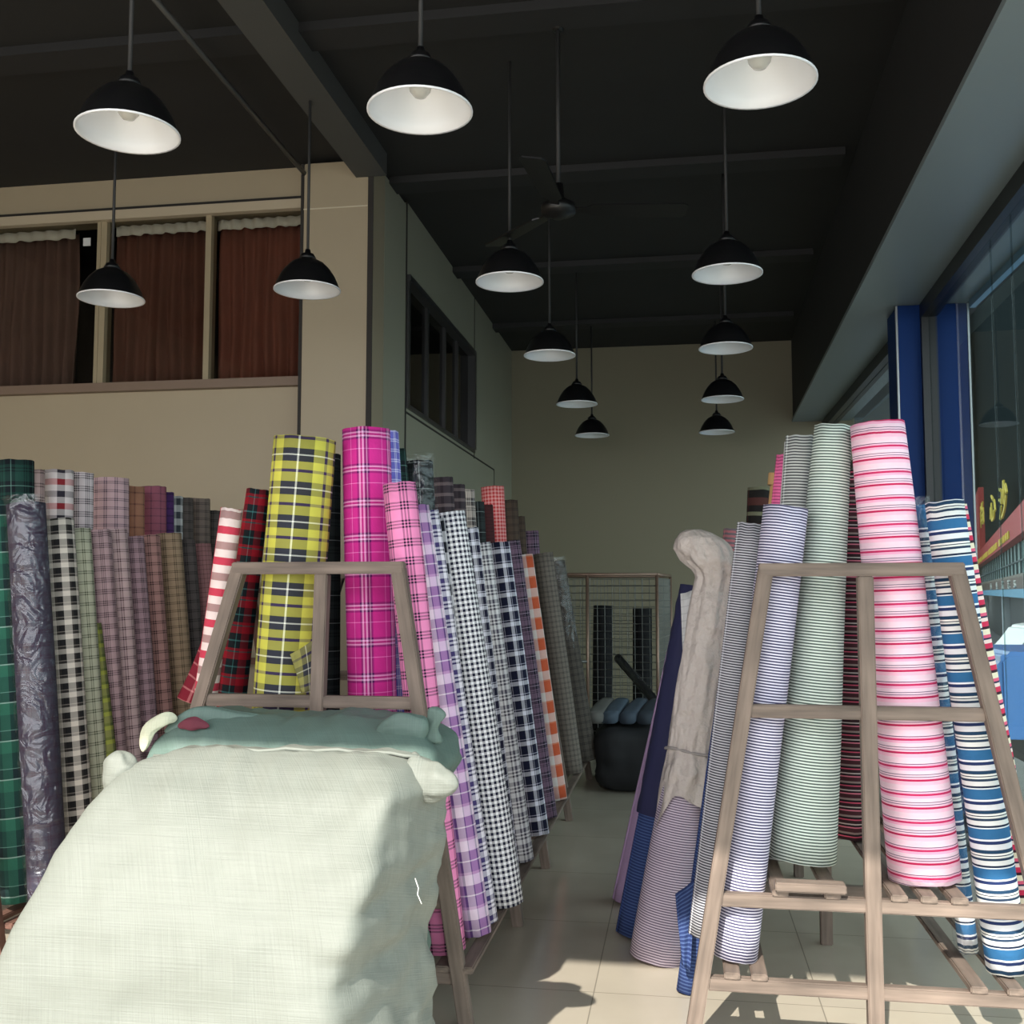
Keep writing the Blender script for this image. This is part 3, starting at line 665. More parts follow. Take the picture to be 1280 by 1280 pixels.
rollp('red and tan striped roll leaning behind the right leg, nearest to the window', c_redtan, (1188, 633), 38, (1290, 1190), 40, YR + .36, GR, zb=zlo, seed=6)
rollp('grey finely striped slim roll leaning outside the left leg of the right rack', c_gstripe, (940, 655), 36, (879, 1186), 40, YR + .30, GR, zb=zlo, seed=7)
rollp('grey striped roll with its top just left of the green one', c_gst2, (1002, 546), 38, (972, 1075), 46, YR + .36, GR, zb=zup, seed=8)
rollp('pale grey roll showing as a thin strip left of the grey striped top', c_pale, (994, 553), 26, (960, 1050), 30, YR + .56, GR, zb=zup, seed=9)
rollp('bright pink finely striped roll behind the lavender roll', c_pinkst, (984, 570), 26, (938, 1010), 30, YR + .78, GR, zb=zup, seed=10)
rollp('dark striped roll with pink hairlines, behind the centre post of the right rack', c_dkst, (1064, 590), 44, (1062, 1036), 52, YR + .72, GR, zb=zup, seed=11)
rollp('brown and black banded roll at the back of the right rack', c_brownbl, (951, 610), 32, (937, 960), 34, YR + 1.5, GR, zb=zup, seed=12)
rollp('dull red and grey roll peeping out above the grey wrapped roll', c_redgrey, (919, 662), 28, (880, 1040), 30, YR + 1.30, GR, zb=zlo, seed=13)
rollp('slim tan cardboard tube behind the pink striped roll', plain('cardboard', (190, 150, 100), .8, var=.1), (970, 592), 11, (930, 985), 11, YR + .96, GR, zb=zup, seed=14, cat='cardboard tube', name='cardboard_tube')

c_navyplain = plain('navy_cover_cloth', (34, 36, 72), .8, var=.15)
# --- rolls standing on the floor against the rack's left side
GW = 'rolls standing on the floor left of the right rack'
Bw = atZ(824, 1196, .004); Bw.z = .004; Tw = atY(893, 712, Bw.y + .05)
wrapped = roll('thick lavender-grey striped roll on the floor under a grey tied wrapper', c_mauve, Bw, Tw, px2r(76, Bw), px2r(26, Tw), GW, seed=20, seam=60)
Bb = atZ(797, 1168, .004); Bb.z = .004
bl = roll('deep blue striped roll on the floor left of the wrapped roll', c_bluecl, Bb, atY(868, 742, Bb.y + .1), px2r(54, Bb), px2r(34, Bb), GW, seed=21)
Bm = Vector((atY(786, 1120, 5.02).x, 5.02, .004))
mv = roll('mauve roll leaning on the floor behind the deep blue roll', c_lilaccl, Bm, atY(862, 770, 5.07), px2r(42, Bm), px2r(36, Bm), GW, seed=22)
# navy cover over the upper part of the blue roll, and its upright pale flap
rb_, rt_ = px2r(54, Bb), px2r(34, Bb); Lb = (atY(868, 742, Bb.y + .1) - Bb).length
sleeve(bl, Lb, rb_, rt_, 'dark navy cover on the upper part', c_navyplain, 9, z0=.50)
flap(bl, [atY(851, 742, 4.52), atY(872, 736, 4.50), atY(864, 872, 4.46), atY(854, 872, 4.48)], c_pale, 'pale grey upright flap')
Bq = Vector((atY(858, 1200, 3.95).x, 3.95, .004))
bq = roll('blue striped roll squeezed between the wrapped roll and the rack leg', c_bluecl, Bq, atY(917, 800, 3.98), px2r(26, Bq), px2r(24, Bq), GW, seed=24)
flap(bq, [atY(845, 1118, 3.86), atY(868, 1100, 3.86), atY(862, 1214, 3.84), atY(852, 1206, 3.84)], c_bluecl, 'loose hanging corner')
# the grey wrapper: a tied paper-like sleeve with a folded-over head
def wrapper():
    M_wrap = plain('grey_wrapping_cloth', (190, 180, 172), .55, var=.08, scale=9, bump=1.0, bscale=9, bdist=.05)
    inv = wrapped.matrix_world.inverted()
    prof = [(1000, 818, 892), (985, 824, 894), (965, 829, 896), (948, 833, 894), (936, 836, 892), (925, 837, 893), (905, 841, 898), (870, 847, 903), (830, 853, 908), (790, 859, 912), (755, 864, 915), (735, 868, 918), (722, 870, 919), (712, 866, 920), (700, 854, 919), (686, 846, 913), (674, 845, 902), (666, 850, 888), (662, 858, 876)]
    Yw = (Bw.y + Tw.y) / 2 + .02
    fine = []
    for (y0, a0, b0), (y1, a1, b1) in zip(prof, prof[1:]):
        ns = max(1, int(abs(y1 - y0) / 4))
        fine += [(y0 + (y1 - y0) * q / ns, a0 + (a1 - a0) * q / ns, b0 + (b1 - b0) * q / ns) for q in range(ns)]
    fine.append(prof[-1])
    bm = bmesh.new(); n = 96; rings = []
    for k, (y, a, b) in enumerate(fine):
        A, Bx = atY(a, y, Yw), atY(b, y, Yw); cc = (A + Bx) / 2; rx = (Bx - A).length / 2
        t = (cc.z - Bw.z) / (Tw.z - Bw.z); ax = Bw.lerp(Tw, min(t, 1)); r_ = px2r(76, Bw) * (1 - t) + px2r(26, Tw) * t + .012
        hd_ = max(0, min(1, (735 - y) / 25))
        rx1 = max(rx, r_); ry1 = max(rx1 * .97, r_)
        rx2 = rx; ry2 = rx * .95 * (1 - .45 * max(0, (690 - y) / 30) ** 2)
        rxx = rx1 * (1 - hd_) + rx2 * hd_; ry = ry1 * (1 - hd_) + ry2 * hd_; cy = ax.y * (1 - hd_) + Yw * hd_; cx = (.5 * cc.x + .5 * ax.x) * (1 - hd_) + cc.x * hd_
        ring = []
        for i in range(n):
            th = 2 * math.pi * i / n; C, S = math.cos(th), math.sin(th)
            v = Vector((C, S, cc.z * 3.2)); tie = max(0, 1 - abs(y - 936) / 42); neck = max(0, 1 - abs(y - 728) / 22)
            w = 1 + .05 * abs(noise.noise(v * 2.1)) + .085 * abs(noise.noise(Vector((C * 3.2, S * 3.2, cc.z * 2.4 + 4)))) + .05 * noise.noise(Vector((C * 6, S * 6, cc.z * 9)))
            sk = max(0, min(1, (y - 936) / 25)); bd = max(0, min(1, (925 - y) / 30)) * (1 - hd_)
            w += sk * .06 * math.sin(th * 8 + 1.2 + .8 * math.sin(cc.z * 14)) + bd * (.035 * math.sin(th * 5 + cc.z * 2.2) + .022 * math.sin(th * 9 - cc.z * 4))
            w += tie * (.05 * math.sin(th * 11 + .6 + cc.z * 6) - .06) + neck * (.06 * math.sin(th * 9 + 1) - .06)
            w += hd_ * (.16 * noise.noise(Vector((C * 2.4, S * 2.4, cc.z * 14))) + .07 * noise.noise(Vector((C * 5, S * 5, cc.z * 26))))
            dz = 0
            fade = max(0, 1 - k / 14)
            if fade > 0: dz = fade * (-.155 * abs(C) ** 3 + .04 * (1 if S < 0 else -.3) * (1 - abs(C)) + .012 * math.sin(th * 6))
            ring.append(bm.verts.new(Vector((cx + rxx * w * C, cy + ry * w * S, cc.z + dz))))
        rings.append(ring)
    for a, b in zip(rings, rings[1:]):
        for t in range(n): bm.faces.new((a[t], a[(t + 1) % n], b[(t + 1) % n], b[t]))
    bm.faces.new(rings[-1])
    bmesh.ops.transform(bm, matrix=inv, verts=bm.verts[:])
    child_of(wrapped, 'wrapper', bm, M_wrap, 'grey wrapper with a folded-over head')
    # tie around the waist
    y, a, b = 936, 834, 894; A, Bx = atY(a, y, Yw), atY(b, y, Yw); cc = (A + Bx) / 2; rx = (Bx - A).length / 2
    bm = bmesh.new(); pts = [(cc.x + rx * 1.07 * math.cos(q * .2094), Yw + rx * 1.12 * math.sin(q * .2094), cc.z + .012 * math.sin(q * .42)) for q in range(31)]
    tube(bm, pts, .006, 8, cap=False); bmesh.ops.transform(bm, matrix=inv, verts=bm.verts[:])
    child_of(wrapped, 'tie', bm, plain('grey_tie_cord', (150, 144, 140), .7), 'twisted tie around the waist')
wrapper()

# --- rows on the slanted sides of the racks: position along the room follows from the side's plane
def row(entries, XT, XB, zb, r, group, side=1, edge='r', rr=None, YMIN=0):
    for k, e in enumerate(entries):
        xe, y, label, mat = e[:4]; opt = e[4] if len(e) > 4 else {}
        xt = opt.get('XT', XT); rad = opt.get('r', r); P = atX(xe, y, xt)
        for it in range(4):
            if 'Y' in opt: P = atY(xe, y, opt['Y'])
            w = rad * FPX / depth(P); c = xe - w if edge == 'r' else xe + w
            P = atY(c, y, opt['Y']) if 'Y' in opt else atX(c, y, xt)
        if P.y < YMIN: print('row: too near', label, P)
        B = Vector((opt.get('XB', XB), P.y + opt.get('dy', 0), opt.get('zb', zb)))
        o = roll(label, mat, B, P, opt.get('rb', rad), rad, group, seed=30 + k + int(100 * abs(XT)), seam=opt.get('seam', 120 if k % 2 else 20))
        if 'fn' in opt: opt['fn'](o, B, P, rad)
zlL, zuL = zL[2] + .052, zL[1] + .052
GL = 'plaid rolls along the aisle side of the left rack'
def sl(o, B, P, r): sleeve(o, (P - B).length, r, r, 'crinkled clear plastic sleeve', M_plastic, 5)
def sl2(o, B, P, r): sleeve(o, (P - B).length, r, r, 'crinkled clear plastic sleeve', M_plastic_thin, 8)
row([(519, 605, 'light pink plaid roll, nearest roll on the aisle side of the left rack', c_lpink, dict(Y=3.61, r=.058, rb=.068, XB=-.815)),
     (536, 634, 'lilac and white plaid roll next behind the light pink one', c_lilac, dict(r=.054, Y=3.80)),
     (548, 640, 'white roll with thin navy checks, between the lilac and the small gingham rolls', c_whnavy, dict(r=.054, Y=3.93)),
     (556, 650, 'bold black and white checked roll mostly hidden by the small gingham roll', c_bwbold, dict(r=.05, Y=4.05, XB=-.80)),
     (581, 642, 'navy and white small gingham roll in the middle of the aisle side', c_ging, dict(r=.070, Y=4.17, XB=-.70)),
     (598, 662, 'navy and white plaid roll next behind the small gingham roll', c_nvplaid, dict(Y=4.45)),
     (613, 680, 'grey and white plaid roll with broken white dashes', c_grplaid, {}),
     (637, 679, 'dark navy roll with large pale checks, below the red gingham roll', c_dknavy, dict(r=.067)),
     (650, 677, 'dark wine plaid roll just left of the orange one', c_dkplaid, {}),
     (666, 694, 'orange and white checked roll', c_orange, {}),
     (691, 692, 'grey finely checked roll next behind the orange one', c_greyck, dict(r=.072)),
     (706, 702, 'taupe checked roll in clear plastic, farthest on the aisle side', c_taupe, dict(r=.07, rb=.095, XT=-.925, XB=-.71, fn=sl2))],
    -.95, -.745, zlL, .062, GL)
GM = 'rolls on the upper tier of the left rack'
row([(488, 538, 'magenta plaid roll, tall and bright, right of the centre post of the left rack', c_magenta, dict(Y=3.77, r=.091, rb=.091, XB=-1.115, seam=-75)),
     (498, 541, 'blue finely checked roll peeping out right of the magenta top', c_bluepl, dict(r=.06, XB=-1.06, Y=3.96)),
     (507, 563, 'dark green tartan roll right of the blue one', c_dkgreen, dict(r=.05, Y=4.09)),
     (541, 578, 'black tartan roll in shiny clear plastic', c_black, dict(r=.066, fn=sl2, Y=4.22)),
     (566, 598, 'grey and black banded roll above the small gingham roll', c_bands, dict(r=.055, Y=4.73)),
     (581, 607, 'second grey and black banded roll, smaller top just behind the first', c_bands, dict(r=.055)),
     (593, 613, 'beige and grey plaid roll beside the banded rolls', c_beigep, dict(r=.055)),
     (605, 628, 'black checked roll in front of the wine-coloured top', c_black, dict(r=.05)),
     (616, 632, 'plain dark wine roll left of the red gingham roll', c_wine, dict(r=.055)),
     (630, 609, 'red gingham roll standing highest among the far tops', c_redg, dict(r=.068)),
     (647, 626, 'brown checked roll right of the red gingham roll', c_brown, dict(r=.065)),
     (656, 646, 'slim brown roll next behind the brown checked one', c_brown, dict(r=.05)),
     (673, 664, 'black checked roll with a torn top edge, farthest of the upper tier', c_dkplaid, dict(r=.055))],
    -1.085, -1.00, zuL, .055, GM)
GN = 'rolls on the far side of the left rack'
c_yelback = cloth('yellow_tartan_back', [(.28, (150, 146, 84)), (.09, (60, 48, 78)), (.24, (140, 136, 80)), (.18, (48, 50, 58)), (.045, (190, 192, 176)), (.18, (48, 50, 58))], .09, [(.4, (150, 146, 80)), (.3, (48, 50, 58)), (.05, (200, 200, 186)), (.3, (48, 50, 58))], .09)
yel = rollp('yellow tartan roll with white lines, left of the centre post of the left rack', c_yellow, (381, 549), 78, (345, 1000), 78, YL + .15, GN, zb=zuL, seed=60, seam=150, uoff=.141)
flap(yel, [atY(363, 818, 3.52), atY(396, 798, 3.52), atY(396, 862, 3.53), atY(376, 866, 3.53)], c_yelback, 'loose corner of cloth')
rollp('red and white checked roll leaning outside the left leg of the left rack', c_pinkw, (290, 636), 27, (246, 950), 30, YL + .14, GN, zb=zlL, seed=61)
rt = rollp('red and dark green tartan roll left of the yellow one', c_redtart, (323, 612), 28, (286, 900), 46, YL + .36, GN, zb=zlL, seed=62)
flap(rt, [atY(252, 800, 3.80), atY(266, 830, 3.78), atY(262, 888, 3.78), atY(222, 872, 3.80)], lines('wine_check_lining', (120, 28, 44), (200, 130, 130), .05, .05, 1), 'loose wine red corner of cloth')
rollp('black checked roll in the gap between the yellow and magenta rolls', c_black, (411, 568), 30, (404, 1050), 40, YL + .52, GN, zb=zuL, seed=63)

# --- rack at the far left
GF, GH = 'rolls on the lower tier of the far left rack', 'rolls on the upper tier of the far left rack'
c_f = [cloth('dark_green_plaid', [(.3, (44, 104, 84)), (.03, (170, 200, 190)), (.25, (24, 44, 46)), (.02, (120, 160, 150)), (.4, (30, 70, 62))], .15, [(.4, (44, 96, 80)), (.4, (18, 34, 38)), (.2, (30, 66, 60))], .09),
       lines('plum_blue_plaid', (66, 63, 80), (58, 36, 58), .05, .045, 2),
       cloth('black_cream_check', [(.3, (240, 232, 220)), (.14, (70, 66, 62)), (.05, (180, 172, 164)), (.36, (40, 40, 42))], .060, [(.4, (240, 232, 220)), (.12, (70, 66, 62)), (.3, (36, 36, 38))], .062),
       lines('pale_green_check', (200, 202, 178), (74, 82, 62), .046, .042, 2),
       lines('dusty_pink_check', (196, 166, 170), (66, 50, 58), .052, .045, 3), lines('pink_grey_plaid', (206, 180, 180), (80, 56, 64), .045, .048, 2),
       lines('mauve_plaid', (176, 146, 154), (54, 42, 50), .048, .042, 3), lines('brown_pink_plaid', (176, 134, 128), (56, 38, 40), .048, .046, 2),
       lines('olive_tan_plaid', (168, 144, 118), (78, 66, 52), .040, .05, 2), lines('dark_grey_check', (96, 88, 86), (44, 40, 42), .05, .05, 2), lines('rose_brown_check', (156, 112, 112), (86, 58, 60), .025, .02, 1)]
lime = cloth('lime_check', [(.3, (176, 182, 76)), (.2, (80, 96, 52)), (.5, (130, 132, 88))], .06, [(.6, (150, 156, 80)), (.4, (90, 98, 60))], .06)
row([(22, 628, 'dark green plaid roll cut off by the left edge of the view', c_f[0], dict(r=.072, rb=.072, Y=3.86, XB=-2.60)),
     (55, 630, 'plum roll in shiny crinkled plastic next to the dark green roll', c_f[1], dict(r=.074, fn=sl)),
     (91, 650, 'black and cream checked roll next behind the plastic-wrapped plum roll', c_f[2], dict(r=.068)),
     (112, 662, 'pale green checked roll next behind the black and cream one', c_f[3], dict(r=.058)),
     (126, 780, 'slim lime green checked roll low between the pale green and the pink rolls', lime, dict(r=.035, XT=-2.565, XB=-2.39)),
     (138, 664, 'dusty pink checked roll with a bright glint on its top', c_f[4], dict(r=.062)),
     (158, 663, 'pink and grey plaid roll beside the glinting dusty pink one', c_f[5], dict(r=.062)),
     (179, 672, 'mauve plaid roll fourth from the right in the lower tier', c_f[6], dict(r=.062)),
     (199, 670, 'brownish pink plaid roll third from the right in the lower tier', c_f[7], dict(r=.062)),
     (226, 668, 'olive and tan plaid roll second from the right in the lower tier', c_f[8], dict(r=.075)),
     (243, 676, 'dark grey checked roll half hidden behind the olive and tan one', c_f[9], dict(r=.06)),
     (263, 681, 'rose brown finely checked roll just left of the red and white checked one', c_f[10], dict(r=.068))],
    -2.62, -2.46, .235, .06, GF)
c_h = [c_dkgreen, lines('grey_pink_check', (186, 160, 156), (84, 66, 66), .06, .05, 2),
       cloth('red_white_black_check', [(.25, (186, 44, 52)), (.25, (236, 226, 224)), (.25, (52, 50, 62)), (.25, (236, 226, 224))], .11, [(.5, (232, 220, 218)), (.3, (46, 40, 46))], .09),
       lines('white_black_plaid', (226, 214, 216), (36, 30, 40), .06, .05, 3), lines('rose_grey_plaid', (206, 174, 178), (74, 62, 76), .042, .05, 2),
       lines('rust_plaid', (168, 120, 96), (110, 72, 64), .06, .06, 1), lines('dark_rose_check', (150, 88, 104), (96, 58, 76), .04, .05, 1),
       cloth('purple_cloth', [(1, (82, 48, 104)), (.3, (64, 40, 84))], .04), cloth('white_dark_band_check', [(1, (206, 206, 204)), (1, (40, 46, 52))], .075, [(1, (190, 190, 190)), (.5, (70, 74, 80))], .08),
       lines('dark_taupe_check', (92, 84, 80), (44, 40, 40), .05, .05, 2), lines('grey_brown_check', (120, 106, 98), (54, 48, 46), .045, .05, 2)]
row([(41, 577, 'very dark green tartan roll with a frayed top, highest at the left edge', c_h[0], dict(r=.08, XT=-2.84)),
     (55, 588, 'grey and pink checked roll squeezed beside the dark green frayed top', c_h[1], dict(r=.042)),
     (91, 589, 'red, white and black checked roll in the upper tier', c_h[2], dict(r=.072)),
     (116, 592, 'white roll with black triple lines, right of the red, white and black one', c_h[3], dict(r=.06)),
     (160, 599, 'wide rose and grey plaid roll in the upper tier', c_h[4], dict(r=.088)),
     (180, 609, 'rust brown plaid roll in the upper tier', c_h[5], dict(r=.06)),
     (207, 609, 'dark rose roll right of the rust brown one', c_h[6], dict(r=.068)),
     (217, 616, 'plain purple roll showing as a thin strip', c_h[7], dict(r=.046)),
     (228, 621, 'white and dark banded check roll right of the purple strip', c_h[8], dict(r=.046)),
     (241, 623, 'dark taupe checked roll near the end of the upper tier', c_h[9], dict(r=.055)),
     (262, 624, 'grey brown checked roll with a dark rim, second last of the upper tier', c_h[10], dict(r=.07)),
     (277, 639, 'dark checked roll at the far end of the upper tier, behind the rose brown one', c_h[9], dict(r=.055))],
    -2.80, -2.76, .50, .06, GH)

# report rolls that run into each other
def seg_d(p1, q1, p2, q2):
    best = 9
    for i in range(41):
        a = p1.lerp(q1, i / 40); d = q2 - p2; t = max(0, min(1, (a - p2).dot(d) / d.length_squared)); best = min(best, ((a - p2 - d * t).length, i / 40)) if isinstance(best, tuple) else ((a - p2 - d * t).length, i / 40)
    return best
for i in range(len(ROLLS)):
    for j in range(i):
        a, b = ROLLS[i], ROLLS[j]; d, t = seg_d(a[1], a[2], b[1], b[2]); need = max(a[3], a[4]) + max(b[3], b[4])
        ra = a[3] + (a[4] - a[3]) * t
        if d < ra + min(b[3], b[4]) - .002: print('CLASH %.3f' % (ra + min(b[3], b[4]) - d), a[0]['label'][:40], '|', b[0]['label'][:40], 'Y', round(a[1].y, 2), round(b[1].y, 2))

# ------------------------------------------------------------------ sacks in the foreground
def lerp_table(tab, z):
    if z <= tab[0][0]: return tab[0][1:]
    for a, b in zip(tab, tab[1:]):
        if z <= b[0]:
            k = (z - a[0]) / (b[0] - a[0]); return tuple(p + (q - p) * k for p, q in zip(a[1:], b[1:]))
    return tab[-1][1:]
def sack(label, mat, tab, seed, wr=1.0, N=64, k=14.0, turn=.09):
    """tab rows: height, left x, right x, front y, back y"""
    H = tab[-1][0]; base = Vector(((tab[0][1] + tab[0][2]) / 2, (tab[0][3] + tab[0][4]) / 2, 0))
    root = empty('woven_sack', base, label, 'sack', 'stuffed woven sacks')
    bm = bmesh.new(); uvl = bm.loops.layers.uv.new('UVMap')
    vd = {}
    def V(i, j, l):
        key = (i, j, l)
        if key not in vd:
            p = Vector((i / N * 2 - 1, j / N * 2 - 1, l / N * 2 - 1))
            n_ = (abs(p.x) ** k + abs(p.y) ** k + abs(p.z) ** k) ** (1 / k); q = p / n_
            z = H * (q.z + 1) / 2; x0, x1, y0, y1 = lerp_table(tab, z)
            x = (x0 + x1) / 2 + (x1 - x0) / 2 * q.x - turn * max(0, q.x) * (1 - q.y) / 2; y = (y0 + y1) / 2 + (y1 - y0) / 2 * q.y
            w = Vector((x, y, z)); out = Vector((q.x ** 5, q.y ** 5, .6 * q.z ** 5)); out = out.normalized() if out.length > .001 else Vector((0, 0, 0))
            s = Vector((seed, seed * 2, 0))
            d = .022 * noise.noise(w * 2.2 + s) + .012 * noise.noise(w * 7 + s) + .004 * noise.noise(w * 19 + s)
            side = max(0, min(1, (abs(q.x) - .72) / .2))
            rs = side * (1 if q.x > 0 else .25)
            d += rs * wr * (.007 * math.sin(z * 40 + 7 * noise.noise(Vector((y * 4, z * 2, seed)))) + .011 * noise.noise(Vector((w.x * 5, w.y * 5, z * 26))))
            topz = max(0, min(1, (z / H - .8) / .15))
            d += topz * wr * .010 * noise.noise(Vector((x * 22, y * 3, z * 6)) + s)
            d += (1 - side) * .004 * noise.noise(Vector((x * 2, 3, z * 9))) * wr
            if z < .02: d *= .1
            vd[key] = bm.verts.new(w + out * d)
        return vd[key]
    for a in range(N):
        for b in range(N):
            for f in (0, N):
                for fc in ((V(a, b, f), V(a + 1, b, f), V(a + 1, b + 1, f), V(a, b + 1, f)), (V(a, f, b), V(a + 1, f, b), V(a + 1, f, b + 1), V(a, f, b + 1)), (V(f, a, b), V(f, a + 1, b), V(f, a + 1, b + 1), V(f, a, b + 1))):
                    q = bm.faces.new(fc)
                    for lp in q.loops: lp[uvl].uv = (lp.vert.co.x + lp.vert.co.y * .8, lp.vert.co.z + lp.vert.co.y * .3)
    lo = min(v.co.z for v in bm.verts)
    for v in bm.verts: v.co.z = max(.002, v.co.z - lo + .002) if v.co.z < .05 else v.co.z
    link('sack_body', bm, mat, root, True)
    return root
def tuft(root, mat, pts, radii, flat=.55, seed=0, name='corner_tuft', label=None):
    pts = [Vector(p) for p in pts]; bm = bmesh.new(); uvl = bm.loops.layers.uv.new('UVMap'); n = 22; rings = []
    m = 18; P, R = [], []
    for j in range(m + 1):
        f = j / m * (len(pts) - 1); i = min(int(f), len(pts) - 2); k = f - i
        a, b = pts[i], pts[i + 1]; ta = (pts[min(i + 1, len(pts) - 1)] - pts[max(0, i - 1)]) / (2 if 0 < i else 1); tb = (pts[min(i + 2, len(pts) - 1)] - pts[i]) / (2 if i + 2 < len(pts) else 1)
        P.append(a * (2 * k ** 3 - 3 * k * k + 1) + ta * (k ** 3 - 2 * k * k + k) + b * (3 * k * k - 2 * k ** 3) + tb * (k ** 3 - k * k))
        e = min(j, m - j) / 3.0; R.append((radii[i] + (radii[i + 1] - radii[i]) * (3 * k * k - 2 * k ** 3)) * (1 if e >= 1 else max(.15, math.sqrt(1 - (1 - e) ** 2))))
    for j in range(m + 1):
        d = (P[min(m, j + 1)] - P[max(0, j - 1)]).normalized(); nn = Vector((0, -1, .2)); nn = (nn - d * nn.dot(d)).normalized(); bb = d.cross(nn); ring = []
        for t in range(n):
            a = t * 2 * math.pi / n
            w = 1 + .07 * math.sin(a * 6 + seed + j * .12) + .22 * noise.noise(Vector((math.cos(a) * 1.6, math.sin(a) * 1.6, j * .22 + seed))) + .10 * noise.noise(Vector((math.cos(a) * 4, math.sin(a) * 4, j * .3 + seed)))
            ring.append(bm.verts.new(P[j] + bb * (R[j] * w * math.cos(a)) + nn * (R[j] * w * flat * math.sin(a))))
        rings.append(ring)
    for a, b in zip(rings, rings[1:]):
        for t in range(n): bm.faces.new((a[t], a[(t + 1) % n], b[(t + 1) % n], b[t]))
    bm.faces.new(rings[0][::-1]); bm.faces.new(rings[-1])
    for f in bm.faces:
        for lp in f.loops: lp[uvl].uv = (lp.vert.co.x, lp.vert.co.z)
    o = link(name, bm, mat, root, True); sb = o.modifiers.new('smooth', 'SUBSURF'); sb.levels = 1; sb.render_levels = 1
    if label: o['label'] = label
    return o
def table(rows, Yl, Yr, yf, yb):
    """silhouette rows (pixel height, left, right) turned into a height table"""
    out = []
    for (y, l, r), f, b in zip(rows, yf, yb):
        A, Bp = atY(l, y, Yl), atY(r, y, Yr); out.append(((A.z + Bp.z) / 2, A.x, Bp.x, f, b))
    return sorted(out)
M_sack = sack_mat('pale_woven_plastic', (124, 128, 120)); M_sack2 = sack_mat('grey_green_woven_plastic', (98, 118, 110), .6)
tab = table([(1560, -60, 548), (1280, 2, 541), (1180, 30, 530), (1120, 55, 543), (1080, 66, 552), (1030, 86, 557), (985, 112, 560), (955, 138, 552), (938, 160, 540)], 2.42, 2.72,
    [2.22, 2.24, 2.27, 2.30, 2.34, 2.40, 2.47, 2.54, 2.60], [2.86, 2.86, 2.85, 2.84, 2.83, 2.81, 2.79, 2.75, 2.70])
tab[0] = (0,) + tab[0][1:]
sk = sack('big pale green-white woven sack standing in the sun, nearest to the viewer', M_sack, tab, 3.1)
tuft(sk, M_sack, [atY(172, 992, 2.56), atY(152, 966, 2.55), atY(146, 938, 2.55)], [.075, .052, .030], flat=.8, seed=1)
tuft(sk, M_sack, [atY(505, 972, 2.66), atY(540, 976, 2.64), atY(573, 982, 2.62)], [.066, .052, .026], flat=.7, seed=2)
bm = bmesh.new(); tube(bm, [atY(192 + i * 16.5, 945 - 8 * math.sin(i / 20 * 3.1) + 1.5 * math.sin(i * 1.7), 2.60 + .0025 * i) for i in range(21)], .005, 8); link('top_seam', bm, M_sack, sk, True)
bm = bmesh.new(); tube(bm, [atY(519, 1098, 2.40), atY(523, 1110, 2.385), atY(522, 1118, 2.38), atY(527, 1130, 2.38)], .0011, 6); link('loose_thread', bm, plain('white_thread', (235, 235, 228), .8), sk, True)
tab = table([(1440, 150, 520), (1100, 155, 520), (1010, 160, 536), (960, 168, 568), (930, 176, 562), (912, 188, 552), (896, 214, 530)], 2.95, 3.20,
    [2.92, 2.92, 2.93, 2.95, 2.98, 3.02, 3.10], [3.40, 3.40, 3.39, 3.38, 3.36, 3.33, 3.26])
tab[0] = (0,) + tab[0][1:]
sk2 = sack('grey-green sack with gathered top, standing behind the big pale sack', M_sack2, tab, 7.7, turn=0)
M_cream = sack_mat('cream_woven_plastic', (206, 208, 182))
tuft(sk2, M_cream, [atY(178, 940, 2.99), atY(186, 912, 2.99), atY(206, 899, 3.0), atY(222, 898, 3.02)], [.016, .022, .022, .014], seed=3, label='cream folded corner')
tuft(sk2, M_sack2, [atY(535, 925, 3.10), atY(541, 905, 3.08), atY(549, 884, 3.08)], [.050, .022, .032], seed=4, label='upright knotted corner')
tuft(sk2, M_sack2, [atY(470, 918, 3.06), atY(500, 906, 3.04), atY(536, 914, 3.05)], [.022, .036, .045], seed=5, name='gathered_fold')
tuft(sk2, M_sack2, [atY(205, 915, 3.02), atY(250, 896, 3.06), atY(300, 900, 3.10), atY(350, 906, 3.12)], [.022, .034, .028, .016], seed=6, name='gathered_fold')
tuft(sk2, plain('dark_red_scrap', (104, 44, 58), .85, var=.3, scale=20), [atY(222, 908, 3.0), atY(240, 904, 2.995), atY(262, 908, 3.0)], [.010, .020, .010], seed=7, name='cloth_scrap', label='dark red scrap of cloth at the seam')

# ------------------------------------------------------------------ wire cage and goods at the back
YC = 8.9
M_wire = plain('steel_wire', (120, 120, 116), .4, .7); M_tube = plain('copper_brown_tube', (150, 124, 108), .35, .5)
c0, c1 = atY(664, 720, YC).x, atY(821, 720, YC).x; cm = atY(734, 720, YC).x; zt = atY(780, 718, YC).z; c1b = atY(838, 726, YC + 1.0).x
cage = empty('wire_cage', ((c0 + c1) / 2, YC + .5, 0), 'tall wire mesh cage trolley standing before the back wall', 'cage')
for nm, A, B in [('post', (c0, YC, 0), (c0, YC, zt)), ('post', (cm, YC, 0), (cm, YC, zt)), ('post', (c1, YC, 0), (c1, YC, zt)), ('post', (c1b, YC + 1, 0), (c1b, YC + 1, zt)), ('post', (c0, YC + 1, 0), (c0, YC + 1, zt)),
                 ('top_rail', (c0, YC, zt), (c1, YC, zt)), ('top_rail', (c1, YC, zt), (c1b, YC + 1, zt)), ('top_rail', (c0, YC + 1, zt), (c1b, YC + 1, zt)), ('bottom_rail', (c0, YC, .15), (c1, YC, .15)), ('middle_rail', (c0, YC, .86), (cm, YC, .86))]:
    bm = bmesh.new(); tube(bm, [A, B], .014, 8); link(nm, bm, M_tube if nm != 'middle_rail' else M_wire, cage, True)
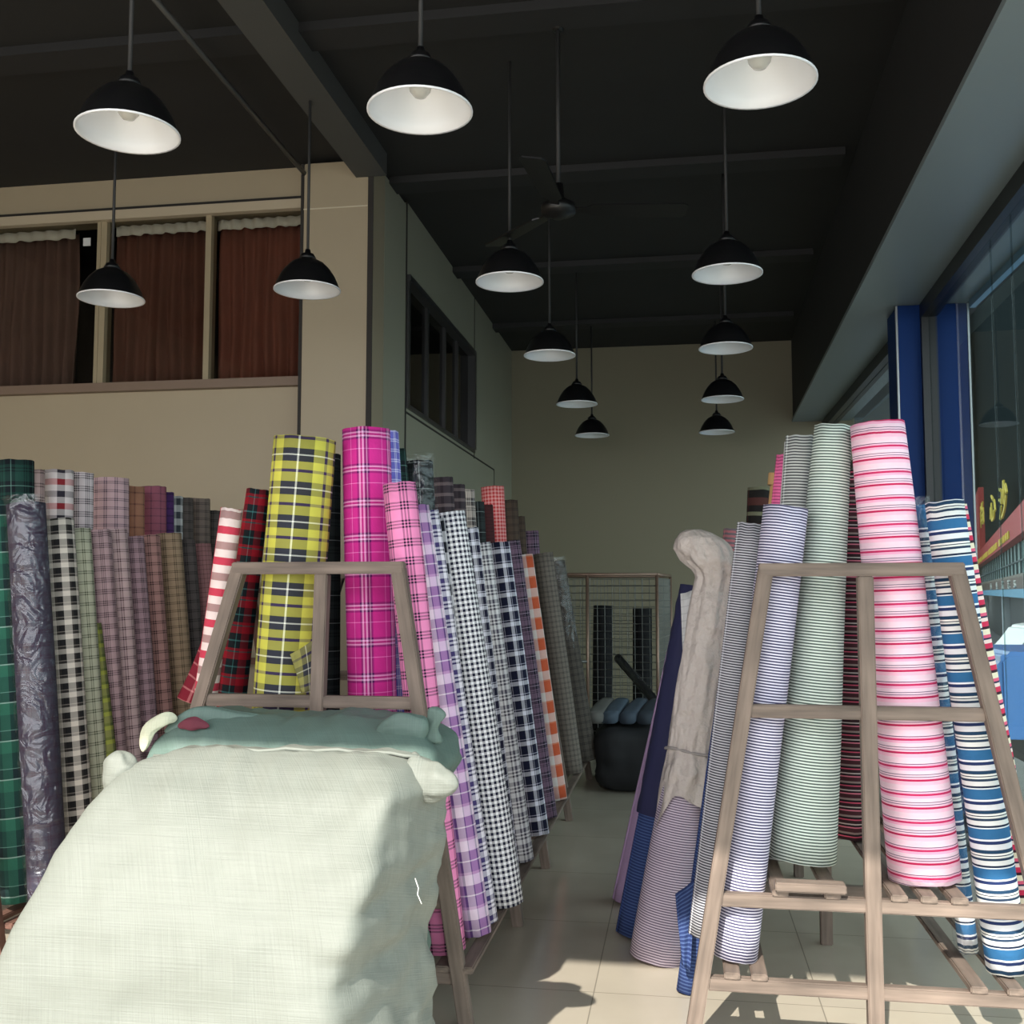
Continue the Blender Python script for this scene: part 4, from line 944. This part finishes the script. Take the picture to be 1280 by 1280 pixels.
def mesh_panel(A, B, z0, z1, d):
    A, B = Vector(A), Vector(B); bm = bmesh.new(); L = (B - A).length; nx = int(L / d)
    for i in range(1, nx): p = A.lerp(B, i / nx); tube(bm, [(p.x, p.y, z0), (p.x, p.y, z1)], .0028, 4)
    nz = int((z1 - z0) / d)
    for j in range(nz + 1): z = z0 + (z1 - z0) * j / nz; tube(bm, [(A.x, A.y, z), (B.x, B.y, z)], .0028, 4)
    o = link('mesh_panel', bm, M_wire, cage); return o
mesh_panel((c0, YC, 0), (c1, YC, 0), .15, zt - .03, .062); mesh_panel((c0, YC + 1, 0), (c1b, YC + 1, 0), .15, zt - .03, .062); mesh_panel((c1, YC, 0), (c1b, YC + 1, 0), .15, zt - .03, .062)
c_blk = cloth('black_cloth', [(1, (34, 34, 36)), (.3, (28, 28, 30))], .04)
GC = 'dark rolls standing in the wire cage'
roll('black roll standing in the wire cage near its left post', c_blk, (atY(752, 900, YC + .3).x, YC + .3, .02), (atY(754, 757, YC + .35).x, YC + .35, atY(754, 757, YC + .35).z), .085, .085, GC, seed=80)
roll('black roll standing in the wire cage near its right post', c_blk, (atY(803, 900, YC + .5).x, YC + .5, .02), (atY(803, 760, YC + .5).x, YC + .5, atY(803, 760, YC + .5).z), .085, .085, GC, seed=81)
A, B = atY(772, 822, YC - .04), atY(822, 880, 8.42)
o = roll('thin dark tube in glinting plastic, lying aslant across the wire cage', c_blk, B, A, .035, .035, None, seed=82, cat='tube', name='wrapped_tube'); sleeve(o, (A - B).length, .035, .035, 'glinting plastic sleeve', M_plastic, 4)
# pile of flat cloth bolts on a dark bundle
bm = bmesh.new(); N_ = 20
xs0, xs1 = atY(746, 930, 8.1).x, atY(836, 930, 8.1).x
for i in range(N_ + 1):
    for j in range(N_ + 1): pass
r = bmesh.ops.create_grid(bm, x_segments=26, y_segments=16, size=.5)
zb_ = atY(770, 905, 7.9).z
bmesh.ops.delete(bm, geom=bm.verts[:], context='VERTS')
bmesh.ops.create_cube(bm, size=1); bmesh.ops.subdivide_edges(bm, edges=bm.edges[:], cuts=9, use_grid_fill=True)
for v in bm.verts:
    p = v.co * 2; k = 5; n_ = (abs(p.x) ** k + abs(p.y) ** k + abs(p.z) ** k) ** (1 / k); q = p / max(n_, .001)
    w = Vector((xs0 + (xs1 - xs0) * (q.x + 1) / 2, 8.0 + .38 * q.y, zb_ * (q.z + 1) / 2))
    v.co = w + Vector((q.x, q.y, .4 * q.z)) * (.05 * noise.noise(w * 4) + .03 * noise.noise(w * 11)); v.co.z = max(.002, v.co.z)
o = link('cloth_bundle', bm, plain('black_bundle_cloth', (30, 30, 33), .8, var=.2), smooth=True)
tag(o, 'low black cloth bundle on the floor in front of the wire cage', 'bundle')
def bolt(p0, p1, w, h, label, rgb):
    """flat bolt of cloth: a rounded slab whose near end shows its folds"""
    A, B = Vector(p0), Vector(p1); d = B - A; z = d.normalized(); x = z.cross(Vector((0, 0, 1))).normalized(); y = x.cross(z)
    bm = bmesh.new(); n = 24; rings = []
    for j in range(7):
        t = j / 6; ring = []
        for i in range(n):
            a = 2 * math.pi * i / n; ca, sa = math.cos(a), math.sin(a); s = (abs(ca) ** 4 + abs(sa) ** 4) ** -.25
            g = 1 if 0 < j < 6 else .94
            ring.append(bm.verts.new(A + d * t + x * (w / 2 * ca * s * g + .006 * math.sin(t * 5 + a)) + y * (h / 2 * sa * s * g)))
        rings.append(ring)
    for a, b in zip(rings, rings[1:]):
        for t in range(n): bm.faces.new((a[t], a[(t + 1) % n], b[(t + 1) % n], b[t]))
    bm.faces.new(rings[0][::-1]); bm.faces.new(rings[-1])
    o = link('fabric_bolt', bm, plain('bolt_cloth', rgb, .8, var=.15, scale=8), smooth=True)
    return tag(o, label, 'fabric bolt', 'flat bolts on the black bundle')
zz = zb_ + .06
for x0, x1, y, lab, c in ((744, 760, 884, 'grey bolt of cloth, leftmost on the black bundle by the cage', (112, 112, 108)), (762, 778, 892, 'steel blue bolt of cloth, second from left on the black bundle', (78, 92, 106)),
                       (784, 802, 890, 'slate blue bolt of cloth, third from left on the black bundle', (72, 84, 98)), (806, 822, 898, 'dark grey-blue bolt of cloth, rightmost on the black bundle', (58, 66, 76))):
    A = atY(x0, y, 7.75); A.z = zz; B = atY(x1, y, 8.25); B.z = zz + .06; bolt(A, B, .125, .09, lab, c)

# ------------------------------------------------------------------ outside, seen through the shop window
P0 = Vector((8.6, 26, 0)); TD = Vector((.23, .973, 0)).normalized(); ND = Vector((-TD.y, TD.x, 0))
def s_at(x): p = atPlane(x, 740, P0, ND); return (p - P0).dot(TD)
def z_at(x, y): return atPlane(x, y, P0, ND).z
def fbox(bm, s0, s1, z0, z1, d0, d1):
    vs = [P0 + TD * s + ND * d + Vector((0, 0, z)) for z in (z0, z1) for s, d in ((s0, d0), (s1, d0), (s1, d1), (s0, d1))]
    v = [bm.verts.new(p) for p in vs]
    for q in ((0, 1, 2, 3), (4, 5, 6, 7), (0, 1, 5, 4), (1, 2, 6, 5), (2, 3, 7, 6), (3, 0, 4, 7)): bm.faces.new([v[i] for i in q])
def fpart(name, mat, parent, *a):
    bm = bmesh.new(); fbox(bm, *a); return link(name, bm, mat, parent)
SE = s_at(1204); S0 = -14
bld = empty('street_building', P0 + TD * 8, 'grey street building with shopfronts across the road, seen through the shop window', 'building')
zs = [z_at(1270, y) for y in (800, 748, 738, 735, 714, 712, 659)]
fpart('upper_wall', plain('dark_grey_facade', (30, 36, 37), .7, var=.1, scale=.4, spec=0), bld, S0, SE, 4.15, 42, 0, -4)
fpart('window_band', plain('pale_window_band', (150, 172, 168), .3, var=.45, scale=1.2), bld, S0, SE, 2.02, 4.15, -.05, -4)
fpart('ledge', plain('grey_ledge', (120, 112, 104), .7), bld, S0, SE, 1.95, 2.05, .10, -.04)
bm = bmesh.new(); s = S0
while s < SE: fbox(bm, s, s + .12, 2.05, 3.2, .02, -.04); s += 2.1
fbox(bm, S0, SE, 2.48, 2.53, .03, -.04); link('window_bars', bm, plain('dark_window_bars', (58, 76, 80), .5), bld)
fpart('shopfront', plain('dark_shopfront', (60, 64, 68), .5, var=.5, scale=.8), bld, S0, SE, -.9, 1.30, -.3, -4)
fpart('awning', plain('blue_awning', (96, 146, 172), .6), bld, S0, SE, 1.28, 1.54, .35, -.2)
for a in (1228, 1252): fpart('pillar', plain('pale_pillar', (150, 156, 160), .7), bld, s_at(a) - .4, s_at(a) + .4, -.9, 1.28, 0, -.3)
def word(txt, size, s, z, d, mat, parent, name, squeeze=1.0, label=None):
    cu = bpy.data.curves.new(name, 'FONT'); cu.body = txt; cu.size = size; cu.extrude = .03; cu.align_x = 'CENTER'
    tmp = bpy.data.objects.new(name, cu); COL.objects.link(tmp)
    bpy.context.view_layer.update()
    me = bpy.data.meshes.new_from_object(tmp.evaluated_get(bpy.context.evaluated_depsgraph_get()))
    bpy.data.objects.remove(tmp)
    me.name = name; me.materials.clear(); me.materials.append(mat)
    o = bpy.data.objects.new(name, me); COL.objects.link(o); o.parent = parent
    M = Matrix((-TD, Vector((0, 0, 1)), ND)).transposed().to_4x4() @ Matrix.Diagonal((squeeze, 1, 1, 1)); M.translation = P0 + TD * s + ND * d + Vector((0, 0, z))
    o.matrix_basis = Matrix.Translation(-parent.location) @ M
    if label: o['label'] = label
    return o
M_red = plain('red_sign', (150, 34, 34), .6); M_yel = plain('yellow_letters', (214, 190, 70), .5)
sg = empty('street_sign', P0 + TD * 6 + Vector((0, 0, 3.2)), 'red shop sign with yellow characters on the building across the road', 'sign')
zr0, zr1 = 3.12, 3.95
fpart('sign_board', M_red, sg, S0, s_at(1219), zr0, zr1, .32, 0)
zt0, zt1 = z_at(1226, 668), z_at(1226, 618)
fpart('sign_board', M_red, sg, s_at(1234), s_at(1218.5), zr1, zt1, .30, 0)
word('雅', (zt1 - zt0) * 1.1, s_at(1225.5), zt0 + .1, .34, M_yel, sg, 'sign_character', 5.5)
for ch, x, y in (('尚', 1240, 650), ('心', 1256, 644), ('沙', 1272, 638)): word(ch, 1.35, s_at(x), z_at(x, y), .36, M_yel, sg, 'sign_character', 4.2)
bm = bmesh.new(); rnd = random.Random(4); s = s_at(1278)
while s < s_at(1224):
    w = .6 + .4 * rnd.random(); z = 3.22
    for kk in range(3): fbox(bm, s + w * kk / 3, s + w * kk / 3 + .13, z, z + .26, .36, .32)
    fbox(bm, s, s + w, z + rnd.choice((0, .11, .22)), z + rnd.choice((.04, .15, .26)), .36, .32)
    s += w + (.7 if rnd.random() < .8 else 1.8)
link('small_lettering', bm, M_yel, sg)
fs = empty('street_sign', P0 + TD * 5 + Vector((0, 0, 1.6)), 'brown fascia sign with white characters above the blue awning across the road', 'sign')
fpart('sign_board', plain('brown_fascia', (92, 74, 66), .6), fs, S0, SE, 1.55, 1.95, .12, -.02)
for ch, x in (('百', 1243), ('佳', 1251), ('汇', 1259), ('艺', 1267), ('S', 1275)): word(ch, .36, s_at(x), 1.60, .15, plain('white_letters', (214, 214, 208), .5), fs, 'sign_character', 3.6)
# vehicles parked on the road, side on
def vehicle(label, name, cat, c, L, Wd, H, rgb, zg, prof, wins, parts=True):
    v = empty(name, (c[0], c[1], zg), label, cat); m = plain(name + '_paint', rgb, .25)
    def ext(nm, pts, y0, y1, mat, bev=0):
        bm = bmesh.new(); a = [bm.verts.new((c[0] + x * L, c[1] + y0, zg + z * H)) for x, z in pts]; b = [bm.verts.new((c[0] + x * L, c[1] + y1, zg + z * H)) for x, z in pts]
        bm.faces.new(a); bm.faces.new(b[::-1])
        for i in range(len(pts)): j = (i + 1) % len(pts); bm.faces.new((a[i], b[i], b[j], a[j]))
        if bev: bmesh.ops.bevel(bm, geom=bm.edges[:], offset=bev, segments=2, affect='EDGES')
        return link(nm, bm, mat, v)
    ext('body', prof, -Wd / 2, Wd / 2, m, .05)
    mg = plain('vehicle_glass', (40, 52, 58), .1); mt = plain('tyre', (24, 24, 25), .8)
    for w in wins: ext('side_window', w, -Wd / 2 - .012, -Wd / 2 + .02, mg)
    ext('sill_trim', [(.01, .15), (.985, .15), (.985, .47), (.01, .47)], -Wd / 2 - .015, -Wd / 2 + .02, mt)
    for x in (.19, .80):
        for y in (-Wd / 2 + .08, Wd / 2 - .08):
            bm = bmesh.new(); lathe(bm, [(0, -.1), (.2, -.1), (.31, -.07), (.31, .07), (.2, .1), (0, .1)], 24, Matrix.Translation((c[0] + x * L, c[1] + y, zg + .31)) @ Matrix.Rotation(math.pi / 2, 4, 'X')); link('wheel', bm, mt, v, True)
    return v
vehicle('white minibus parked across the road beyond the blue van', 'minibus', 'van', (5.95, 22.0), 4.4, 1.7, 1.72, (196, 198, 196), -.9,
    [(0, .14), (0, .5), (.04, .56), (.16, .97), (.2, 1), (.98, 1), (1, .9), (1, .14)],
    [[(.12, .58), (.19, .9), (.27, .9), (.27, .58)], [(.31, .58), (.31, .9), (.48, .9), (.48, .58)], [(.52, .58), (.52, .9), (.70, .9), (.70, .58)], [(.74, .58), (.74, .9), (.93, .9), (.93, .58)]])
vehicle('blue delivery van standing on the road outside the shop window', 'delivery_van', 'van', (3.3, 12.6), 4.3, 1.7, 1.72, (64, 108, 164), -.9,
    [(0, .14), (0, .95), (.02, 1), (.66, 1), (.72, .98), (.86, .62), (1, .5), (1, .14)],
    [[(.70, .6), (.70, .92), (.74, .92), (.83, .6)]])

fb = make_box('street_sky_blocker', plain('sky_blocker_grey', (52, 58, 62), .8, var=.15, scale=.3, spec=0), 6, 19, 74, 80, -.9, 48)  # added block: covers bright sky so the glass past the column stays dark
tag(fb, 'added dark grey block hiding the bright sky behind the blue column', 'building')
